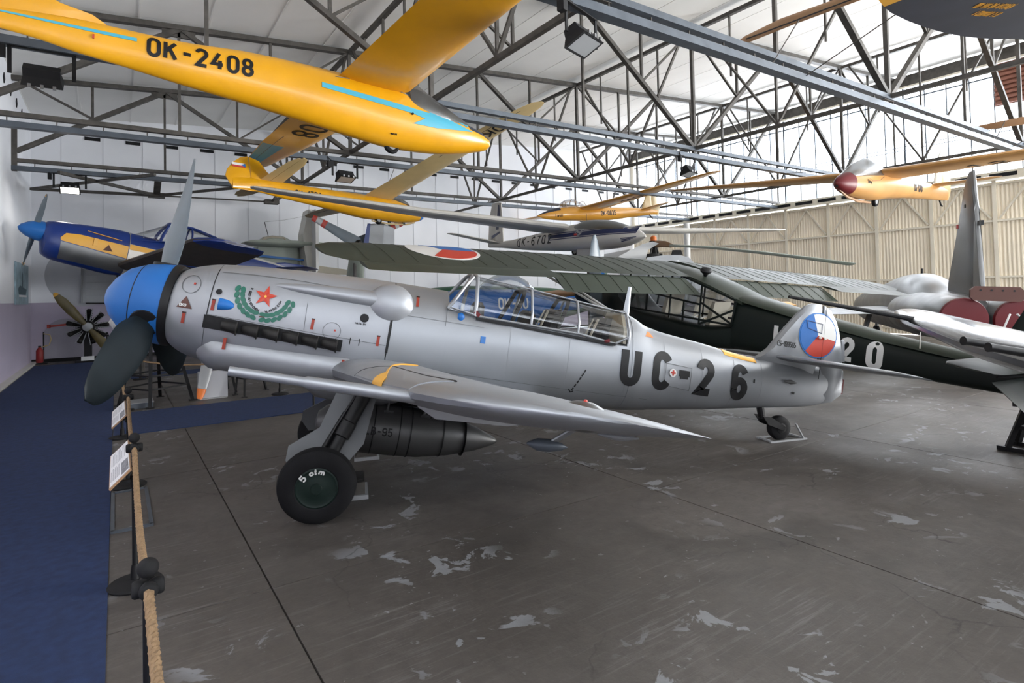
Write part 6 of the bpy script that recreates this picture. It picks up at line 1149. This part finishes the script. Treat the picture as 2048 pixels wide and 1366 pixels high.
# ---------------------------------------------------------------- information boards
def board(y0, y1, zl, zu, label):
    t = thing('information_board', label, 'sign', (0, 0, 0), group='information boards along the carpet'); xl, xu = -.05, .075
    def bp(u, v, o=0): return V((lerp(xl, xu, v), lerp(y0, y1, u), lerp(zl, zu, v))) + V((-.66, 0, .75)) * o
    def q(u0, u1, v0, v1, o0, o1): return MB().add([bp(u, v, o) for o in (o0, o1) for u, v in ((u0, v0), (u1, v0), (u1, v1), (u0, v1))], [(3, 2, 1, 0), (4, 5, 6, 7), (0, 1, 5, 4), (1, 2, 6, 5), (2, 3, 7, 6), (3, 0, 4, 7)])
    ob('panel', q(0, 1, 0, 1, -.012, 0), 'wood_wing', t, 0); sh_ = ob('sheet', q(.03, .97, .05, .97, 0, .003), 'paper', t, 0)
    ob('photograph', q(.06, .40, .60, .93, .003, .004), 'print_grey', sh_, 0)
    for i in range(9): ob('text_line', q(.12, .45 if i % 3 else .40, .10 + i * .05, .115 + i * .05, .003, .0036), 'print_grey', sh_, 0)
    for i in range(11): ob('text_line', q(.53, .90 if i % 4 else .8, .12 + i * .065, .135 + i * .065, .003, .0036), 'print_grey', sh_, 0)
    ym = lerp(y0, y1, .42 if y0 > 6 else .10); ob('bracket', MB().bar((.085, ym, lerp(zl, zu, .5) - .05), (.0, ym, lerp(zl, zu, .35) - .03), .03, .03), 'black', t, 0); ob('clamp', MB().lathe([(-.04, .019), (-.04, .028), (.04, .028), (.04, .019)], 14, (.10, ym, lerp(zl, zu, .5) - .05), (0, 0, 1)), 'black', t)
board(4.90, 5.95, .72, .84, 'white information board on the nearer lectern post by the carpet'); board(7.25, 8.32, .72, .84, 'white information board on the farther lectern post by the carpet')
hp2 = thing('floor_hatch', 'flat grey metal hatch frame lying on the floor beside the carpet', 'hatch', (0.105, 6.83, 0)); ob('plate', MB().box((0, 0, .005), (.28, 1.2, .01)), 'concrete', hp2, 0)
for x in (-.145, .145): ob('frame_bar', MB().box((x, 0, .012), (.03, 1.26, .024)), 'steel_blue', hp2, 0)
for y in (-.62, .62): ob('frame_bar', MB().box((0, y, .012), (.30, .03, .024)), 'steel_blue', hp2, 0)
# ---------------------------------------------------------------- engine displays behind the fighter
E1 = thing('engine_trestle', 'tall black steel trestle with crossbars behind the fighter propeller', 'stand', (0, 0, 0))
ps_ = [(.51, 12.94), (1.26, 13.44), (.02, 13.69), (.75, 14.4)]; topc = V((.62, 13.5, 1.45))
for x, y in ps_: ob('leg', MB().bar((x, y, 0), (lerp(x, topc.x, .25 if (x, y) == ps_[0] else .55), lerp(y, topc.y, .25 if (x, y) == ps_[0] else .55), 1.45), .06, .06), 'black', E1, 0); ob('foot_plate', MB().box((x, y, .006), (.14, .14, .012)), 'black', E1, 0)
for z in (.33, .58):
    f_ = z / 1.45
    def lp(i): k = (.25 if i == 0 else .55) * f_; return V((lerp(ps_[i][0], topc.x, k), lerp(ps_[i][1], topc.y, k), z))
    for a, b in ((0, 1), (0, 2), (2, 3), (1, 3)): ob('cross_bar', MB().bar(lp(a), lp(b), .03, .03), 'black', E1, 0)
ob('top_frame', MB().box((.62, 13.5, 1.47), (.75, .9, .06)), 'black', E1, 0)
en = thing('inline_engine', 'dark inline aero engine with white nose fairing on the tall trestle', 'engine', (.62, 13.5, 1.5)); ob('crankcase', MB().box((0, .0, .16), (.9, .36, .3)), 'engine_dark', en, 0)
for i in range(4): ob('cylinder', MB().lathe([(0, .08), (.05, .10), (.06, .08), (.11, .10), (.12, .08), (.17, .10), (.22, .07)], 14, (-.3 + .2 * i, 0, .3), (0, 0, 1)), 'engine_dark', en)
ob('nose_fairing', MB().lathe([(.42, .20), (.55, .19), (.68, .13), (.75, 0)], 24, (0, 0, .12), (-1, 0, 0)), 'white', en); ob('mounting_ring', MB().lathe([(.40, .22), (.44, .22)], 24, (0, 0, .12), (-1, 0, 0)), 'black', en)
E2 = thing('propeller_engine', 'small aero engine with grey orange-tipped propeller on a low stand', 'engine', (0, 0, 0)); hb = onY(432, 655, 13.55)
ob('crankcase', MB().lathe([(-.1, .10), (0, .16), (.5, .18), (.6, .1)], 18, hb + V((0, .1, 0)), (.2, 1, 0)), 'engine_dark', E2)
for i in range(5): a = 2 * PI * i / 5 + .3; ob('cylinder', MB().lathe([(.12, .07), (.2, .09), (.24, .07), (.28, .09), (.36, .06)], 12, hb + V((.06, .35, 0)), (math.cos(a), 0, math.sin(a))), 'engine_dark', E2)
ob('spinner', MB().lathe([(0, .10), (.1, .08), (.16, 0)], 18, hb + V((0, .05, 0)), (-.2, -1, 0)), 'aluminium', E2)
tp0 = onY(399, 798, 13.2); dn = (tp0 - hb).normalized(); L_ = (tp0 - hb).length; sd_ = dn.cross(V((0, 1, 0))).normalized()
for s in (1,):
    pb_ = ob('propeller_blade', MB().rings([[hb + dn * s * L_ * u + sd_ * w_ * math.cos(2 * PI * j / 12) + V((0, .03 * (1.2 - u) * math.sin(2 * PI * j / 12), 0)) for j in range(12)] for u, w_ in ((.06, .05), (.2, .085), (.45, .115), (.7, .105), (.86, .085))]), 'slat_grey', E2)
    ob('blade_tip', MB().rings([[hb + dn * s * L_ * u + sd_ * w_ * math.cos(2 * PI * j / 12) + V((0, .022 * math.sin(2 * PI * j / 12), 0)) for j in range(12)] for u, w_ in ((.862, .085), (.93, .075), (1.0, .05))]), 'orange', pb_)
for x, y in ((-.28, .35), (.42, .35), (-.2, .95), (.35, .95)): ob('stand_leg', MB().bar((hb.x + x, hb.y + y, 0), (hb.x + .08 + x * .2, hb.y + .4, hb.z - .15), .045, .045), 'black', E2, 0)
for z in (.35, .75): ob('stand_bar', MB().bar((hb.x - .25, hb.y + .37, z), (hb.x + .4, hb.y + .37, z), .035, .035), 'black', E2, 0)
tag(ob('display_box', MB().box((1.62, 13.42, .28), (.54, .12, .55)), 'mural_grey', None, 0), 'pale grey rectangular display panel under the orange-tipped propeller', 'panel')
ob('panel_foot', MB().box((1.62, 13.42, .012), (.5, .26, .02)), 'slat_grey', bpy.data.objects['display_box'], 0)
tag(ob('metal_plate', MB().box((.36, 13.3, .05), (.42, .5, .1)), 'steel_blue', None, 0), 'low grey metal box lying under the tall trestle', 'box'); ob('lid', MB().box((.36, 13.3, .105), (.44, .52, .012)), 'slat_grey', bpy.data.objects['metal_plate'], 0)
E3 = thing('tripod_stand', 'small black three-legged stand behind the fighter nose', 'stand', (0, 0, 0)); tc3 = V((2.25, 13.45, 1.15))
for x, y in ((2.05, 13.5), (2.15, 13.05), (2.72, 13.8)): ob('leg', MB().bar((x, y, 0), (lerp(x, tc3.x, .6), lerp(y, tc3.y, .6), 1.15), .035, .035), 'black', E3, 0); ob('foot_plate', MB().box((x, y, .005), (.1, .1, .01)), 'black', E3, 0)
for a, b in (((2.1, 13.49), (2.6, 13.74)), ((2.1, 13.49), (2.17, 13.12)), ((2.17, 13.12), (2.6, 13.74))): ob('cross_bar', MB().bar((*a, .36), (*b, .36), .025, .025), 'black', E3, 0)
ob('top_plate', MB().box((2.25, 13.45, 1.17), (.35, .35, .05)), 'black', E3, 0)
# radial engine by the end wall
rc_ = onY(176, 653, 24.6); RE = thing('radial_engine', 'black radial engine with olive two-blade propeller on a post by the end wall', 'engine', rc_); RE.location = rc_
ob('crankcase', MB().lathe([(-.35, .15), (-.3, .2), (-.05, .22), (0, .12)], 24, (0, 0, 0), (0, 1, 0)), 'engine_dark', RE); ob('gear_case', MB().lathe([(-.48, .05), (-.46, .14), (-.35, .15)], 24, (0, 0, 0), (0, 1, 0)), 'slat_grey', RE)
for i in range(9):
    a = 2 * PI * i / 9 + .1; d = V((math.cos(a), 0, math.sin(a))); ob('cylinder', MB().lathe([(.18, .085), (.26, .10), (.28, .075), (.32, .10), (.34, .075), (.38, .105), (.40, .08), (.44, .105), (.46, .08), (.54, .10), (.6, .05)], 14, (0, -.12, 0), d), 'engine_dark', RE)
    for s in (-.06, .06): n_ = V((-d.z, 0, d.x)); ob('push_rod', MB().tube([d * .2 + n_ * s * .8 + V((0, -.22, 0)), d * .62 + n_ * s * 1.6 + V((0, -.22, 0))], .014, 6), 'slat_grey', RE)
a0 = onY(108, 586, 24.2) - rc_; a0.y = 0
for s in (1, -1):
    d = a0.normalized(); L_ = a0.length; n_ = V((-d.z, 0, d.x)); bl2 = ob('propeller_blade', MB().rings([[d * s * L_ * u + n_ * w_ * math.cos(2 * PI * j / 12) + V((0, -.45 + .04 * (1.1 - u) * math.sin(2 * PI * j / 12), 0)) for j in range(12)] for u, w_ in ((.08, .06), (.25, .11), (.5, .15), (.75, .14), (.92, .09))]), 'olive', RE); ob('blade_tip', MB().rings([[d * s * L_ * u + n_ * w_ * math.cos(2 * PI * j / 12) + V((0, -.45 + .01 * math.sin(2 * PI * j / 12), 0)) for j in range(12)] for u, w_ in ((.92, .09), (.97, .06), (1.0, .02))]), 'yellow_paint', bl2)
ob('stand_post', MB().box((0, .0, -rc_.z / 2 - .05), (.22, .2, rc_.z - .1)), 'black', RE, 0); ob('stand_foot', MB().box((0, 0, -rc_.z + .03), (.7, .6, .06)), 'black', RE, 0); ob('label_plate', MB().box((0, -.32, -rc_.z + .14), (.36, .03, .14)), 'headlight', RE, 0)
# fire extinguisher with its hose hoop in the corner
fx = thing('fire_extinguisher', 'red fire extinguisher on a black stand in the far corner', 'extinguisher', (-2.12, 24.95, 0)); ob('cylinder', MB().lathe([(.05, .09), (.07, .10), (.45, .10), (.52, .06), (.56, .03)], 20, (0, 0, 0), (0, 0, 1)), 'extinguisher', fx); ob('stand_pole', MB().tube([(.1, .05, 0), (.1, .05, 1.05)], .02, 8), 'black', fx); ob('hose', MB().tube([(0.02, 0, .55), (.25, 0, .62), (.30, 0, .8), (.27, 0, .95), (.1, .04, 1.0)], .018, 8), 'yellow_cream', fx); ob('valve', MB().box((0, 0, .58), (.08, .03, .05)), 'black', fx, 0); ob('foot', MB().box((.05, .02, .015), (.3, .25, .03)), 'black', fx, 0)
# wall pieces
po = tag(ob('poster', MB().box((XL + .02, 22.9, 2.6), (.03, 2.85, 1.22)), 'poster', None, 0), 'framed blue-grey picture of a ship on the white side wall', 'poster')
ob('ship_hull', MB().prism([(22.1, 2.28), (23.6, 2.28), (23.8, 2.45), (23.0, 2.5), (22.3, 2.55), (22.0, 2.45)], lambda a, c: (XL + .035, a, c), lambda a, c: (XL + .042, a, c)), 'poster_dark', po, 0); ob('ship_mast', MB().prism([(22.7, 2.5), (22.95, 2.5), (22.88, 2.9), (22.8, 2.95)], lambda a, c: (XL + .035, a, c), lambda a, c: (XL + .042, a, c)), 'poster_dark', po, 0); ob('wake', MB().box((XL + .037, 23.0, 2.24), (.006, 1.7, .06)), 'paper', po, 0)
mu = tag(ob('wall_disc', MB().lathe([(0, 1.08), (.012, 1.08)], 48, (-.95, YB - .001, 2.95), (0, -1, 0)), 'mural_grey'), 'large pale grey disc fixed to the end wall behind the trainer', 'wall panel')
tag(ob('wall_arch', MB().prism(circ(.62, 20, -1.45, .85, 0, 180) + [(-2.07, .13), (.9, .13), (.9, .55), (.2, .75), (-.83, .78)], lambda a, c: (a, YB - .012, c), lambda a, c: (a, YB - .001, c)), 'mural_dim'), 'dim grey arch-shaped panel low on the end wall', 'wall panel')
pw = thing('slatted_wing_panel', 'grey slatted metal wing panel hung on the end wall', 'wing panel', (.6, YB - .05, 2.6)); ob('backing', MB().box((0, 0, 0), (3.2, .04, 1.2)), 'slat_grey', pw, 0)
for i in range(5): ob('slat', MB().box((0.05, -.03, -.48 + .24 * i), (3.1, .04, .225), Matrix.Rotation(R(4), 3, 'X')), 'slat_grey', pw, 0)
ob('end_rib', MB().box((-1.6, -.03, 0), (.05, .08, 1.25)), 'aluminium', pw, 0); ob('lower_edge', MB().bar((-1.5, -.03, -.62), (1.6, -.03, -.72), .04, .05), 'black', pw, 0)
rt = tag(ob('red_tool', MB().bar((-1.90, YB - .02, 1.22), (-1.35, YB - .02, 1.27), .03, .07), 'red', None, 0), 'red spanner-shaped tool mounted on the end wall', 'tool'); ob('jaw', MB().box((-1.92, YB - .02, 1.22), (.10, .03, .13)), 'red', rt, 0); ob('jaw', MB().box((-1.33, YB - .02, 1.27), (.10, .03, .13)), 'red', rt, 0)
tag(ob('side_kerb', MB().box((XL + .08, (YB + YF) / 2, .03), (.16, YB - YF, .06)), 'cream', None, 0), 'pale concrete kerb strip along the side wall foot', 'kerb')
